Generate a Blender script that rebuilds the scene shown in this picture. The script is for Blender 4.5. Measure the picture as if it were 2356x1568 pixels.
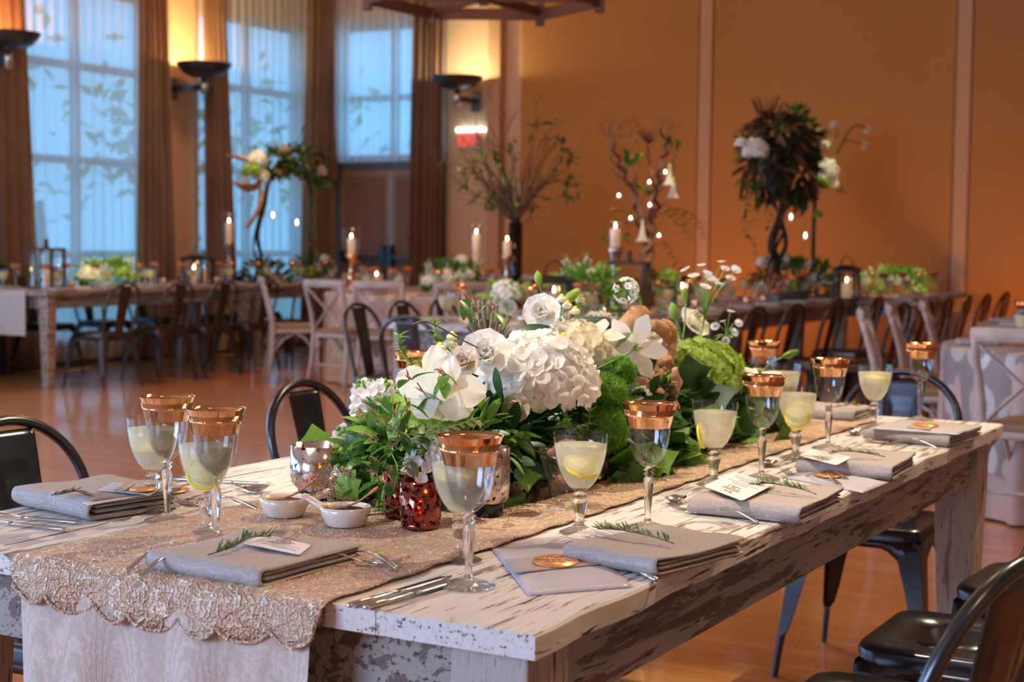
import bpy, bmesh, math, random
from mathutils import Vector, Matrix, noise
for o in list(bpy.data.objects): bpy.data.objects.remove(o, do_unlink=True)
SC = bpy.context.scene; COL = SC.collection; PI = math.pi
R0 = random.Random(7)
# ---------------------------------------------------------------- camera
FPX, PITCH, ROLL, CAMH, AZ = 3557.0, .0656, .011, 1.2437, .515
def _w(v): return Vector((v[0]*math.cos(AZ)-v[1]*math.sin(AZ), v[0]*math.sin(AZ)+v[1]*math.cos(AZ), v[2]))
_F = Vector((0, math.cos(PITCH), -math.sin(PITCH))); _r = Vector((1,0,0)); _u = _r.cross(_F)
CR = _w(_r*math.cos(ROLL)+_u*math.sin(ROLL)); CU = _w(_u*math.cos(ROLL)-_r*math.sin(ROLL)); CF = _w(_F)
CO = Vector((0,0,CAMH))
def ray(px,py): return CF + CR*((px-1178)/FPX) - CU*((py-784)/FPX)
def onZ(px,py,z=.76): d=ray(px,py); return CO+d*((z-CAMH)/d.z)
def onX(px,py,X): d=ray(px,py); return CO+d*(X/d.x)
def onY(px,py,Y): d=ray(px,py); return CO+d*(Y/d.y)
def onD(px,py,D): return CO+ray(px,py)*D
cam = bpy.data.cameras.new('camera'); co = bpy.data.objects.new('camera', cam); COL.objects.link(co)
m = Matrix.Identity(4)
for i in range(3): m[i][0]=CR[i]; m[i][1]=CU[i]; m[i][2]=-CF[i]; m[i][3]=CO[i]
co.matrix_world = m
cam.sensor_fit='HORIZONTAL'; cam.sensor_width = 36; cam.lens = 36*FPX/2356; cam.clip_start=.05; cam.clip_end=200
cam.dof.use_dof=True; cam.dof.focus_distance=2.55; cam.dof.aperture_fstop=6.0; cam.dof.aperture_blades=0
SC.camera = co
# ---------------------------------------------------------------- world, exposure
W = bpy.data.worlds.new('world'); SC.world = W; W.use_nodes=True
nt=W.node_tree; nt.nodes.clear()
wo=nt.nodes.new('ShaderNodeOutputWorld'); bg=nt.nodes.new('ShaderNodeBackground')
bg.inputs[0].default_value=(.18,.56,1.0,1); bg.inputs[1].default_value=3.3
nt.links.new(bg.outputs[0],wo.inputs[0])
SC.view_settings.view_transform='Standard'; SC.view_settings.look='None'; SC.view_settings.gamma=1
SC.view_settings.exposure=0.0
SC.view_settings.use_curve_mapping=False
# ---------------------------------------------------------------- lights
WX, BY, CEIL = -10.9, 14.84, 4.9        # left wall x, back wall y, ceiling height
def light(name, kind, loc, energy, color, **k):
    l=bpy.data.lights.new(name, kind); l.energy=energy; l.color=color
    o=bpy.data.objects.new(name,l); o.location=loc
    tgt=k.pop('target',None)
    for a,b in k.items(): setattr(l,a,b)
    if tgt is not None: o.rotation_euler=(Vector(tgt)-Vector(loc)).to_track_quat('-Z','Y').to_euler()
    COL.objects.link(o); return o
# daylight through the tall windows of the left wall (dusk, blue)
for i,y in enumerate((-6.0,-3.5,-1,1.5,4.0,6.5)):
    light('window_daylight','AREA',(WX-.2,y,2.0),230,(.38,.62,1.0),shape='RECTANGLE',size=1.9,size_y=3.4,target=(WX+5,y,1.2))
# added bluish key light behind the camera, brightening the foreground table
light('added_cool_key','AREA',(-3.6,-4.3,2.4),400,(.44,.62,1.0),shape="RECTANGLE",size=3.0,size_y=2.4,target=(-1.5,2.2,.8))
# amber event uplights washing the back wall
for x in (-5.6,-2.6,.6):
    light('amber_uplight','SPOT',(x,BY-1.5,.12),62,(1.0,.34,.08),spot_size=2.3,spot_blend=1.0,shadow_soft_size=.12,target=(x,BY,1.5))
# warm dimmed ceiling lamps; the last one is added to brighten the left wall
for x,y in ((-7,3.5),(-2.5,5.5),(1.5,1),(-6,8.5),(-8.6,11.2)):
    light('ceiling_lamp_or_fill','AREA',(x,y,CEIL-.15),44,(1.0,.52,.22),shape='DISK',size=.9,target=(x,y,0))
# pin spots on the centrepieces
def pin(t,frm,e,size=.28,col=(1.0,.83,.55)):
    return light('pin_spot','SPOT',frm,e,col,spot_size=size,spot_blend=.35,shadow_soft_size=.035,target=t)
pin((-1.45,3.0,.95),(-2.5,.9,4.7),700,.44,(1.0,.88,.70))
pin((-1.15,3.2,.85),(-.3,6.2,4.7),820,.56,(1.0,.80,.52))
# ---------------------------------------------------------------- mesh helpers
def V(*a): return Vector(a)
class MB:
    def __init__(s): s.v=[]; s.f=[]; s.mi=[]; s.sm=[]
    def add(s,vs,fs,mi=0,sm=True,M=None):
        n=len(s.v)
        s.v += [ (M@Vector(v)) if M is not None else Vector(v) for v in vs]
        for f in fs: s.f.append(tuple(n+i for i in f)); s.mi.append(mi); s.sm.append(sm)
        return s
    def box(s,x0,x1,y0,y1,z0,z1,mi=0,M=None):
        vs=[(x,y,z) for z in(z0,z1) for y in(y0,y1) for x in(x0,x1)]
        return s.add(vs,[(0,2,3,1),(4,5,7,6),(0,1,5,4),(2,6,7,3),(0,4,6,2),(1,3,7,5)],mi,False,M)
    def lathe(s,prof,n=24,mi=0,M=None,cap=True,flute=0,nf=0):
        vs=[];fs=[]
        for r,z in prof:
            for i in range(n):
                a=2*PI*i/n; rr=r*(1+(flute*math.cos(nf*a) if nf else 0)); vs.append((rr*math.cos(a),rr*math.sin(a),z))
        for k in range(len(prof)-1):
            for i in range(n):
                j=(i+1)%n; fs.append((k*n+i,k*n+j,(k+1)*n+j,(k+1)*n+i))
        if cap:
            if prof[0][0]>1e-5: fs.append(tuple(range(n-1,-1,-1)))
            if prof[-1][0]>1e-5: fs.append(tuple((len(prof)-1)*n+i for i in range(n)))
        return s.add(vs,fs,mi,True,M)
    def tube(s,pts,r,n=8,mi=0,M=None,cap=True,flat=1.0,closed=False):
        pts=[Vector(p) for p in pts]; N=len(pts); rs=r if isinstance(r,(list,tuple)) else [r]*N
        vs=[];fs=[]; t=(pts[1]-pts[0]).normalized()
        up=Vector((0,0,1)) if abs(t.z)<.9 else Vector((0,1,0)); nrm=t.cross(up).normalized()
        for i,p in enumerate(pts):
            if closed: t=(pts[(i+1)%N]-pts[i-1]).normalized()
            else: t=(pts[min(i+1,N-1)]-pts[max(i-1,0)]).normalized()
            nrm=(nrm-t*nrm.dot(t)).normalized(); b=t.cross(nrm)
            for k in range(n):
                a=2*PI*k/n; vs.append(p+nrm*(math.cos(a)*rs[i])+b*(math.sin(a)*rs[i]*flat))
        for i in range(N if closed else N-1):
            for k in range(n):
                q=(k+1)%n; a=i*n; b2=((i+1)%N)*n; fs.append((a+k,a+q,b2+q,b2+k))
        if cap and not closed: fs.append(tuple(range(n-1,-1,-1))); fs.append(tuple((N-1)*n+k for k in range(n)))
        return s.add(vs,fs,mi,True,M)
    def ball(s,c,r,n=8,m=6,mi=0,sc=(1,1,1),M=None):
        prof=[(r*math.sin(PI*k/m),-r*math.cos(PI*k/m)) for k in range(m+1)]
        prof[0]=(1e-4*r,-r); prof[-1]=(1e-4*r,r)
        T=Matrix.Translation(c)@Matrix.Diagonal((*sc,1))
        if M is not None: T=M@T
        return s.lathe(prof,n,mi,T,False)
    def grid(s,fn,nu,nv,mi=0,M=None,sm=True,flip=False):
        vs=[fn(i/nu,j/nv) for j in range(nv+1) for i in range(nu+1)]
        fs=[]
        for j in range(nv):
            for i in range(nu):
                a=j*(nu+1)+i; f=(a,a+1,a+nu+2,a+nu+1); fs.append(f[::-1] if flip else f)
        return s.add(vs,fs,mi,sm,M)
    def prism(s,poly,z0,z1,mi=0,M=None):
        n=len(poly); vs=[(x,y,z0) for x,y in poly]+[(x,y,z1) for x,y in poly]
        fs=[tuple(range(n-1,-1,-1)),tuple(range(n,2*n))]+[(i,(i+1)%n,n+(i+1)%n,n+i) for i in range(n)]
        return s.add(vs,fs,mi,False,M)
    def mesh(s,name,mats):
        me=bpy.data.meshes.new(name); me.from_pydata([tuple(v) for v in s.v],[],s.f)
        for mt in (mats if isinstance(mats,(list,tuple)) else [mats]): me.materials.append(mt)
        me.polygons.foreach_set('material_index',s.mi); me.polygons.foreach_set('use_smooth',s.sm); me.update()
        return me
    def build(s,name,mats,parent=None,bevel=0,sub=0,solid=0):
        o=bpy.data.objects.new(name,s.mesh(name,mats)); COL.objects.link(o)
        if parent is not None: o.parent=parent
        if solid: q=o.modifiers.new('s','SOLIDIFY'); q.thickness=solid; q.offset=0
        if bevel: q=o.modifiers.new('b','BEVEL'); q.width=bevel; q.segments=2; q.limit_method='ANGLE'
        if sub: q=o.modifiers.new('u','SUBSURF'); q.levels=sub; q.render_levels=sub
        return o
def T(x=0,y=0,z=0,rz=0,rx=0,ry=0,s=1):
    return Matrix.Translation((x,y,z))@Matrix.Rotation(rz,4,'Z')@Matrix.Rotation(ry,4,'Y')@Matrix.Rotation(rx,4,'X')@Matrix.Scale(s,4)
def tag(o,label,cat,group=None):
    o['label']=label; o['category']=cat
    if group: o['group']=group
    return o
def thing(name,label,cat,loc=(0,0,0),rz=0,group=None):
    o=bpy.data.objects.new(name,None); COL.objects.link(o); o.location=loc; o.rotation_euler=(0,0,rz); o.empty_display_size=.1
    return tag(o,label,cat,group)
KIDS={}
def kids(o):
    return [c for c in bpy.data.objects if c.parent==o] if o.name not in KIDS else KIDS[o.name]
def freeze(o):
    KIDS[o.name]=[c for c in bpy.data.objects if c.parent==o]
    for c in KIDS[o.name]: freeze(c)
def dup(root,loc,rz=0,label=None,cat=None,group=None,scale=None):
    if root.name not in KIDS: freeze(root)
    def cp(o,par):
        c=o.copy(); COL.objects.link(c)
        if par is not None: c.parent=par
        for k in KIDS.get(o.name,()): cp(k,c)
        return c
    r=cp(root,None); r.location=loc; r.rotation_euler=(0,0,rz)
    if scale: r.scale=(scale,)*3
    if label: r['label']=label
    if cat: r['category']=cat
    if group: r['group']=group
    elif 'group' in r.keys(): del r['group']
    return r
def struct(name,mb,mat,parent=None,**k):
    o=mb.build(name,mat,parent,**k)
    if parent is None: o['kind']='structure'
    return o
# ---------------------------------------------------------------- materials
class N:
    def __init__(s,name):
        s.m=bpy.data.materials.new(name); s.m.use_nodes=True; s.t=s.m.node_tree; s.t.nodes.clear()
        s.out=s.n('ShaderNodeOutputMaterial')
    def n(s,t,**k):
        q=s.t.nodes.new(t)
        for a,b in k.items(): setattr(q,a,b)
        return q
    def l(s,a,b): s.t.links.new(a,b)
    def surf(s,a): s.l(a,s.out.inputs[0]); return s.m
    def pr(s,col=None,rough=.5,metal=0,**k):
        p=s.n('ShaderNodeBsdfPrincipled')
        if col is not None:
            if hasattr(col,'type'): s.l(col,p.inputs['Base Color'])
            else: p.inputs['Base Color'].default_value=(*col,1)
        for nm,v in (('Roughness',rough),('Metallic',metal)):
            if hasattr(v,'type'): s.l(v,p.inputs[nm])
            else: p.inputs[nm].default_value=v
        for a,b in k.items():
            a=a.replace('_',' ')
            if hasattr(b,'type'): s.l(b,p.inputs[a])
            elif a=='Emission Color': p.inputs[a].default_value=(*b,1)
            else: p.inputs[a].default_value=b
        return p
    def co(s,sc=(1,1,1),kind='Object',rot=(0,0,0)):
        t=s.n('ShaderNodeTexCoord'); mp=s.n('ShaderNodeMapping'); mp.inputs['Scale'].default_value=sc; mp.inputs['Rotation'].default_value=rot
        s.l(t.outputs[kind],mp.inputs[0]); return mp.outputs[0]
    def noise(s,vec,scale=5,detail=4,rough=.55,dist=0):
        q=s.n('ShaderNodeTexNoise'); s.l(vec,q.inputs['Vector']); q.inputs['Scale'].default_value=scale; q.inputs['Detail'].default_value=detail
        q.inputs['Roughness'].default_value=rough; q.inputs['Distortion'].default_value=dist; return q.outputs[0]
    def ramp(s,fac,stops,interp='LINEAR'):
        q=s.n('ShaderNodeValToRGB'); s.l(fac,q.inputs[0]); e=q.color_ramp.elements; q.color_ramp.interpolation=interp
        col=lambda c:(*c,1) if isinstance(c,tuple) else (c,c,c,1)
        e[0].position=stops[0][0]; e[0].color=col(stops[0][1]); e[-1].position=stops[-1][0]; e[-1].color=col(stops[-1][1])
        for p,c in stops[1:-1]: k=e.new(p); k.color=col(c)
        return q.outputs[0]
    def mix(s,f,a,b,kind='MIX'):
        q=s.n('ShaderNodeMix',data_type='RGBA',blend_type=kind)
        for i,v in ((0,f),(6,a),(7,b)):
            if hasattr(v,'type'): s.l(v,q.inputs[i])
            else: q.inputs[i].default_value=v if i==0 else (*v,1)
        return q.outputs[2]
    def bump(s,h,st=.3,d=.01):
        q=s.n('ShaderNodeBump'); s.l(h,q.inputs['Height']); q.inputs['Strength'].default_value=st; q.inputs['Distance'].default_value=d; return q.outputs[0]
    def mixs(s,f,a,b):
        q=s.n('ShaderNodeMixShader')
        if hasattr(f,'type'): s.l(f,q.inputs[0])
        else: q.inputs[0].default_value=f
        s.l(a,q.inputs[1]); s.l(b,q.inputs[2]); return q.outputs[0]
def simple(name,col,rough=.5,metal=0,var=0,scale=8,bump=0,**k):
    a=N(name)
    c=col
    if var:
        f=a.noise(a.co(),scale,4)
        c=a.ramp(f,[(.3,tuple(x*(1-var) for x in col)),(.7,tuple(min(1,x*(1+var)) for x in col))])
    kk=dict(k)
    if bump: kk['Normal']=a.bump(a.noise(a.co(),scale*6,3),bump,.004)
    return a.surf(a.pr(c,rough,metal,**kk).outputs[0])
def emit(name,col,s):
    a=N(name); e=a.n('ShaderNodeEmission'); e.inputs[0].default_value=(*col,1); e.inputs[1].default_value=s; return a.surf(e.outputs[0])
def leafmat(name,c1,c2,tr=.35,rough=.4,scale=30,kind='Object'):
    a=N(name); f=a.noise(a.co(kind=kind),scale,3)
    c=a.ramp(f,[(.3,c1),(.7,c2)]); p=a.pr(c,rough); t=a.n('ShaderNodeBsdfTranslucent'); a.l(c,t.inputs[0])
    return a.surf(a.mixs(tr,p.outputs[0],t.outputs[0]))
def thinglass(name,tint=(1,1,1),body=None,bf=.0,rough=.02,edge=1.0):
    a=N(name); tr=a.n('ShaderNodeBsdfTransparent'); tr.inputs[0].default_value=(*tint,1)
    g=a.n('ShaderNodeBsdfGlossy'); g.inputs['Roughness'].default_value=rough; g.inputs[0].default_value=(1,1,1,1)
    lw=a.n('ShaderNodeLayerWeight'); lw.inputs[0].default_value=.32
    f=a.ramp(lw.outputs[1],[(0,.035),(.40,.06*edge),(.66,.26*edge),(.9,.8*edge)])
    s=a.mixs(f,tr.outputs[0],g.outputs[0])
    if body: 
        d=a.pr(body,.35); s=a.mixs(bf,s,d.outputs[0])
    return a.surf(s)
# distressed whitewashed boards
def paintwood(name,rot=0,grain=(.9,14,14),white=(.80,.75,.72),bare=(.22,.14,.10),dark=(.045,.035,.03),chip=.0):
    a=N(name); v=a.co(grain,rot=(0,0,rot)); v2=a.co((1,1,1),rot=(0,0,rot))
    n1=a.noise(v,3.0,7,.62,.6); n2=a.noise(v,9.0,4,.6,.3); n3=a.noise(v2,2.2,4,.6); n4=a.noise(a.co((grain[0]*2,grain[1]*2.2,grain[2]*2.2),rot=(0,0,rot)),5,3,.5)
    base=a.mix(a.ramp(n3,[(.35,0.0),(.7,1.0)]),tuple(x*.82 for x in white),white)
    base=a.mix(a.ramp(n4,[(.42,.0),(.62,.35)]),base,tuple(x*.62 for x in white))
    mm=a.n('ShaderNodeMath',operation='ADD'); a.l(n1,mm.inputs[0])
    sc=a.n('ShaderNodeMath',operation='MULTIPLY'); a.l(n3,sc.inputs[0]); sc.inputs[1].default_value=.35; a.l(sc.outputs[0],mm.inputs[1])
    chipm=a.ramp(mm.outputs[0],[(.755-chip,0.0),(.785-chip,1.0)])
    c=a.mix(chipm,base,a.mix(n2,bare,tuple(x*1.6 for x in bare)))
    crack=a.ramp(n2,[(.345,1.0),(.40,0.0)]); c=a.mix(crack,c,dark)
    h=a.mix(chipm,(1,1,1),(.2,.2,.2)); h=a.mix(crack,h,(0,0,0))
    p=a.pr(c,a.ramp(n1,[(.3,.38),(.7,.62)]),Normal=a.bump(h,.6,.003)); return a.surf(p.outputs[0])
M={}
M['table']=paintwood('whitewashed_boards',0,(14,.9,14))
M['tleg']=paintwood('whitewashed_legs',0,(14,14,1.2),white=(.50,.45,.42),chip=.02)
M['apron']=paintwood('worn_apron',0,(12,1.2,14),white=(.40,.36,.33),bare=(.12,.085,.07),chip=.06)
M['btable']=paintwood('brown_whitewash',0,(12,1,12),white=(.50,.40,.34),bare=(.20,.12,.08),chip=.05)
def floor_mat():
    a=N('strip_floor'); t=a.n('ShaderNodeTexCoord'); mp=a.n('ShaderNodeMapping'); a.l(t.outputs['Object'],mp.inputs[0])
    b=a.n('ShaderNodeTexBrick'); a.l(mp.outputs[0],b.inputs[0]); b.offset=.37; b.offset_frequency=3; b.squash=1
    for i,v in (('Scale',1.0),('Mortar Size',.0008),('Mortar Smooth',.1),('Bias',0),('Brick Width',1.1),('Row Height',.057)): b.inputs[i].default_value=v
    b.inputs[1].default_value=(.0,.0,.0,1); b.inputs[2].default_value=(1,1,1,1); b.inputs[3].default_value=(.5,.5,.5,1)
    g=a.noise(a.co((1.5,26,1)),3,5,.6,.4); base=a.ramp(b.outputs[0],[(0,(.60,.23,.06)),(.5,(.68,.28,.08)),(1,(.76,.34,.11))])
    c=a.mix(a.ramp(g,[(.35,.45),(.65,0.0)]),base,(.42,.16,.05)); c=a.mix(b.outputs[1],c,(.10,.045,.02))
    p=a.pr(c,.30,Normal=a.bump(b.outputs[1],-.25,.002)); p.inputs['Coat Weight'].default_value=.5; p.inputs['Coat Roughness'].default_value=.09
    return a.surf(p.outputs[0])
M['floor']=floor_mat()
M['wall']=simple('beige_wall',(.68,.46,.28),.85,var=.03,scale=.7,bump=.05)
M['wallb']=simple('tan_fabric_panels',(.46,.20,.05),.9,var=.03,scale=.5,bump=.08)
M['trimw']=simple('pale_pilaster',(.56,.31,.15),.7)
M['ceil']=simple('ceiling_paint',(.60,.50,.42),.9)
M['frame']=simple('grey_window_frame',(.13,.14,.16),.5)
M['sill']=simple('pale_ledge',(.62,.55,.42),.6)
M['door']=simple('door_panel',(.24,.14,.09),.6,var=.12,scale=3)
M['drape']=leafmat('brown_drape',(.22,.115,.06),(.30,.165,.09),.25,.7,2)
M['gun']=simple('gunmetal',(.075,.075,.085),.26,.92,var=.25,scale=9)
M['gunb']=simple('bronzed_gunmetal',(.105,.075,.062),.30,.85,var=.2,scale=9)
M['steel']=simple('polished_steel',(.72,.70,.68),.14,1)
M['dsteel']=simple('dark_steel',(.12,.12,.13),.35,.9)
M['iron']=simple('black_iron',(.012,.012,.014),.5,.4)
M['xwood']=simple('limed_wood',(.50,.39,.33),.5,var=.18,scale=12)
M['cush']=simple('tan_cushion',(.33,.19,.10),.8)
M['gold']=simple('copper_gold_band',(.95,.48,.24),.10,1,var=.12,scale=60)
M['glass']=thinglass('clear_glass',(.97,.98,.985))
def solidglass():
    a=N('crystal'); g=a.n('ShaderNodeBsdfGlass'); g.inputs['IOR'].default_value=1.45; g.inputs['Roughness'].default_value=0.0
    t=a.n('ShaderNodeBsdfTransparent'); return a.surf(a.mixs(.25,g.outputs[0],t.outputs[0]))
M['crystal']=solidglass()
def drink(name,col,dens):
    a=N(name); t=a.n('ShaderNodeBsdfTransparent'); t.inputs[0].default_value=(*[x**.5 for x in col],1)
    d=a.n('ShaderNodeBsdfTranslucent'); d.inputs[0].default_value=(*col,1); p=a.pr(col,.3)
    s=a.mixs(.4,d.outputs[0],p.outputs[0]); f=a.noise(a.co(),45,4); return a.surf(a.mixs(a.ramp(f,[(.3,dens-.08),(.7,dens+.1)]),t.outputs[0],s))
M['lemonade']=drink('pale_lemon_water',(.95,.92,.74),.55)
M['lemon']=simple('lemon_flesh',(.93,.88,.45),.4,Emission_Strength=0.0)
M['rind']=simple('lemon_rind',(.92,.72,.03),.45)
def linen(name,c,spark=.0,scale=420):
    a=N(name); v=a.co(); w1=a.n('ShaderNodeTexWave',wave_type='BANDS',bands_direction='X'); w2=a.n('ShaderNodeTexWave',wave_type='BANDS',bands_direction='Y')
    for w in(w1,w2): a.l(v,w.inputs[0]); w.inputs['Scale'].default_value=scale/6.28*2; w.inputs['Distortion'].default_value=4; w.inputs['Detail'].default_value=1
    f=a.mix(.5,w1.outputs[0],w2.outputs[0]); nz=a.noise(v,160,3)
    c1=a.mix(f,tuple(x*.72 for x in c),tuple(min(1,x*1.15) for x in c)); c1=a.mix(a.ramp(nz,[(.4,0.0),(.65,.4)]),c1,tuple(x*.65 for x in c))
    k={}
    p=a.pr(c1,.75 if not spark else a.ramp(nz,[(.55,.75),(.72,.18)]),0 if not spark else a.ramp(nz,[(.62,0.0),(.72,spark)]),Normal=a.bump(f,.35,.001)); return a.surf(p.outputs[0])
M['napkin']=linen('taupe_linen',(.46,.405,.385),.25)
M['runner']=linen('shimmer_linen',(.62,.50,.43),.5,300)
def lace():
    a=N('gold_lace'); v=a.co(); n1=a.n('ShaderNodeTexVoronoi',feature='DISTANCE_TO_EDGE'); a.l(a.co((1,1,1)),n1.inputs[0]); n1.inputs['Scale'].default_value=52
    w=a.n('ShaderNodeTexWave',wave_type='RINGS',rings_direction='Z'); a.l(v,w.inputs[0]); w.inputs['Scale'].default_value=30; w.inputs['Distortion'].default_value=22; w.inputs['Detail'].default_value=3; w.inputs['Detail Scale'].default_value=1.6
    f=a.mix(.5,a.ramp(n1.outputs[0],[(.0,1.0),(.12,0.0)]),w.outputs[0]); n=a.noise(v,8,3)
    c=a.mix(a.ramp(f,[(.35,0.0),(.6,1.0)]),(.62,.38,.23),(.95,.80,.66)); c=a.mix(a.ramp(n,[(.4,0.0),(.65,.5)]),c,(.66,.44,.28))
    p=a.pr(c,a.ramp(f,[(.3,.6),(.7,.28)]),a.ramp(f,[(.5,.0),(.9,.35)]),Normal=a.bump(f,1.0,.006)); return a.surf(p.outputs[0])
M['lace']=lace()
M['card']=simple('pink_white_card',(.80,.72,.71),.8)
M['ink']=simple('grey_ink',(.20,.17,.18),.7)
M['vellum']=thinglass('glassine',(.90,.88,.90),(.72,.70,.76),.62,.3,.4)
M['band']=linen('gauze_band',(.50,.38,.31),.4)
M['seal']=simple('copper_seal',(.86,.40,.12),.35,.55)
M['cutl']=simple('cutlery_steel',(.70,.66,.62),.13,1,var=.08,scale=30)
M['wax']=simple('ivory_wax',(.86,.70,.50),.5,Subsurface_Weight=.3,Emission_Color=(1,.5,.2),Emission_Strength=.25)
M['flame']=emit('candle_flame',(1.0,.72,.38),45)
M['votglow']=emit('glowing_wick',(1.0,.45,.12),14)
def mercury(name,c,tint,lvl):
    a=N(name); v=a.co(); n=a.noise(v,110,4,.6); g=a.pr(c,.16,.95); t=a.n('ShaderNodeBsdfTransparent'); t.inputs[0].default_value=(*tint,1)
    return a.surf(a.mixs(a.ramp(n,[(lvl,0.0),(lvl+.06,1.0)]),t.outputs[0],g.outputs[0]))
M['merc']=mercury('mercury_glass',(.62,.52,.46),(1,.45,.15),.36)
M['merc2']=mercury('rose_mercury_glass',(.34,.10,.07),(.9,.2,.08),.42)
M['cream']=simple('cream_ceramic',(.80,.68,.55),.18,Coat_Weight=.6)
M['spice']=simple('brown_spice',(.22,.12,.06),.9,var=.5,scale=300,bump=.8)
M['beet']=simple('purple_salt',(.13,.02,.045),.6,var=.6,scale=400,bump=1.0)
M['olive']=simple('wooden_spoon',(.45,.18,.07),.5,var=.2,scale=20)
M['darkbase']=simple('dark_blue_glass',(.02,.015,.03),.1)
# flowers
M['white']=leafmat('white_petals',(.92,.88,.81),(.98,.96,.92),.38,.55,25)
M['cream_p']=leafmat('cream_petals',(.92,.86,.66),(.96,.93,.80),.36,.55,25)
M['peach_p']=leafmat('blush_petals',(.84,.72,.60),(.90,.80,.68),.3,.55,25)
M['lime']=leafmat('lime_petals',(.30,.48,.06),(.50,.66,.14),.35,.5,25)
M['green']=leafmat('mid_green_leaf',(.035,.12,.015),(.09,.24,.03),.3,.35,30)
M['dgreen']=leafmat('dark_green_leaf',(.012,.05,.012),(.035,.11,.025),.2,.38,30)
M['lgreen']=leafmat('bright_green_leaf',(.12,.30,.03),(.26,.45,.07),.35,.4,30)
M['ggreen']=leafmat('grey_green_leaf',(.10,.16,.09),(.22,.28,.15),.3,.5,30)
M['moss']=leafmat('moss_trick',(.07,.25,.015),(.20,.42,.04),.3,.6,60)
M['stem']=simple('green_stem',(.16,.33,.06),.5)
M['yel']=simple('yellow_stamens',(.80,.75,.10),.6)
M['brun']=simple('brunia_brown',(.23,.17,.11),.8,var=.3,scale=60)
M['pink']=simple('pink_buds',(.50,.13,.13),.5)
M['drift']=simple('driftwood',(.50,.27,.14),.75,var=.5,scale=22,bump=1.0)
M['bark']=simple('dark_bark',(.035,.02,.015),.8,var=.3,scale=20)
M['twig']=simple('brown_twigs',(.17,.085,.045),.8)
M['rust']=leafmat('rust_foliage',(.12,.045,.02),(.26,.12,.05),.25,.6,20)
M['heather']=simple('brown_heather',(.36,.22,.14),.8,var=.5,scale=90)
M['soil']=simple('dark_moss_base',(.06,.03,.012),.9,var=.6,scale=60,bump=.8)
# ---------------------------------------------------------------- room shell
XR, YF = 5.2, -7.0      # far right and front limits of the hall
struct('floor',MB().box(WX-.3,XR+.2,YF-.2,BY+.3,-.08,0),M['floor'])
struct('ceiling',MB().box(WX-.3,XR+.2,YF-.2,BY+.3,CEIL,CEIL+.15),M['ceil'])
SILL,HEAD=.27,3.62
bays=[(12.55,14.4)]+[(12.55-2.55*k,14.4-2.55*k) for k in range(1,9)]      # window openings along the left wall
lw=MB(); y1=BY+.3
for a,b in bays:
    lw.box(WX-.25,WX,b,y1,0,CEIL); lw.box(WX-.25,WX,a,b,0,SILL); lw.box(WX-.25,WX,a,b,HEAD,CEIL); y1=a
lw.box(WX-.25,WX,YF-.2,y1,0,CEIL)
struct('wall_left',lw,M['wall'])
struct('baseboard_left',MB().box(WX,WX+.02,YF,BY,0,.07),M['frame'])
for k,(a,b) in enumerate(bays):
    f=MB(); x0,x1=WX-.17,WX-.09
    for z in (SILL,1.02,1.92,2.82,HEAD-.06): f.box(x0,x1,a,b,z,z+.07)
    for y in (a,(a+b)/2-.035,b-.07): f.box(x0,x1,y,y+.07,SILL,HEAD)
    w=struct('window_%d'%(k+1),f,M['frame'])
    g=MB().box(WX-.135,WX-.13,a,b,SILL,HEAD); g.build('pane',M['glass'],w)
    MB().box(WX-.02,WX+.10,a-.1,b+.1,SILL-.05,SILL).build('window_sill',M['sill'],w)
# back wall with the double door and the transom window over it
DX0,DX1,DH=-10.78,-9.28,2.05
bw=MB()
bw.box(WX-.25,DX0,BY,BY+.25,0,CEIL); bw.box(DX0,DX1,BY,BY+.25,3.70,CEIL); bw.box(DX1,-8.66,BY,BY+.25,0,CEIL)
bw.box(-8.66,XR+.2,BY,BY+.25,0,CEIL)
struct('wall_back',bw,M['wall'])
struct('wall_right',MB().box(XR,XR+.2,YF,BY,0,CEIL),M['wall'])
struct('wall_front',MB().box(WX,XR,YF-.2,YF,0,CEIL),M['wall'])
xs=[-8.66,-6.2,-3.6,-1.05,1.5,4.05]
for i,x in enumerate(xs):
    struct('trim_%d'%(i+1),MB().box(x,x+(.15 if i==0 else .125),BY-(.14 if i==0 else .05),BY+.01,0,CEIL),M['trimw'])
    xe=xs[i+1]-.03 if i<5 else XR
    struct('trim_%d'%(i+11),MB().box(x+(.36 if i==0 else .14),xe,BY-.03,BY+.005,0,CEIL-.02),M['wallb'])
f=MB()
for x in (DX0,(DX0+DX1)/2-.035,DX1-.07): f.box(x,x+.07,BY+.05,BY+.13,DH+.08,3.70)
for z in (DH+.08,2.82,3.63): f.box(DX0,DX1,BY+.05,BY+.13,z,z+.07)
w=struct('window_20',f,M['frame']); MB().box(DX0,DX1,BY+.085,BY+.09,DH+.1,3.7).build('pane',M['glass'],w)
f=MB(); f.box(DX0,DX0+.06,BY-.02,BY+.12,0,DH+.08); f.box(DX1-.06,DX1,BY-.02,BY+.12,0,DH+.08); f.box(DX0,DX1,BY-.03,BY+.12,DH,DH+.1)
d=struct('door_1',f,M['frame'])
mid=(DX0+DX1)/2
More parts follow.
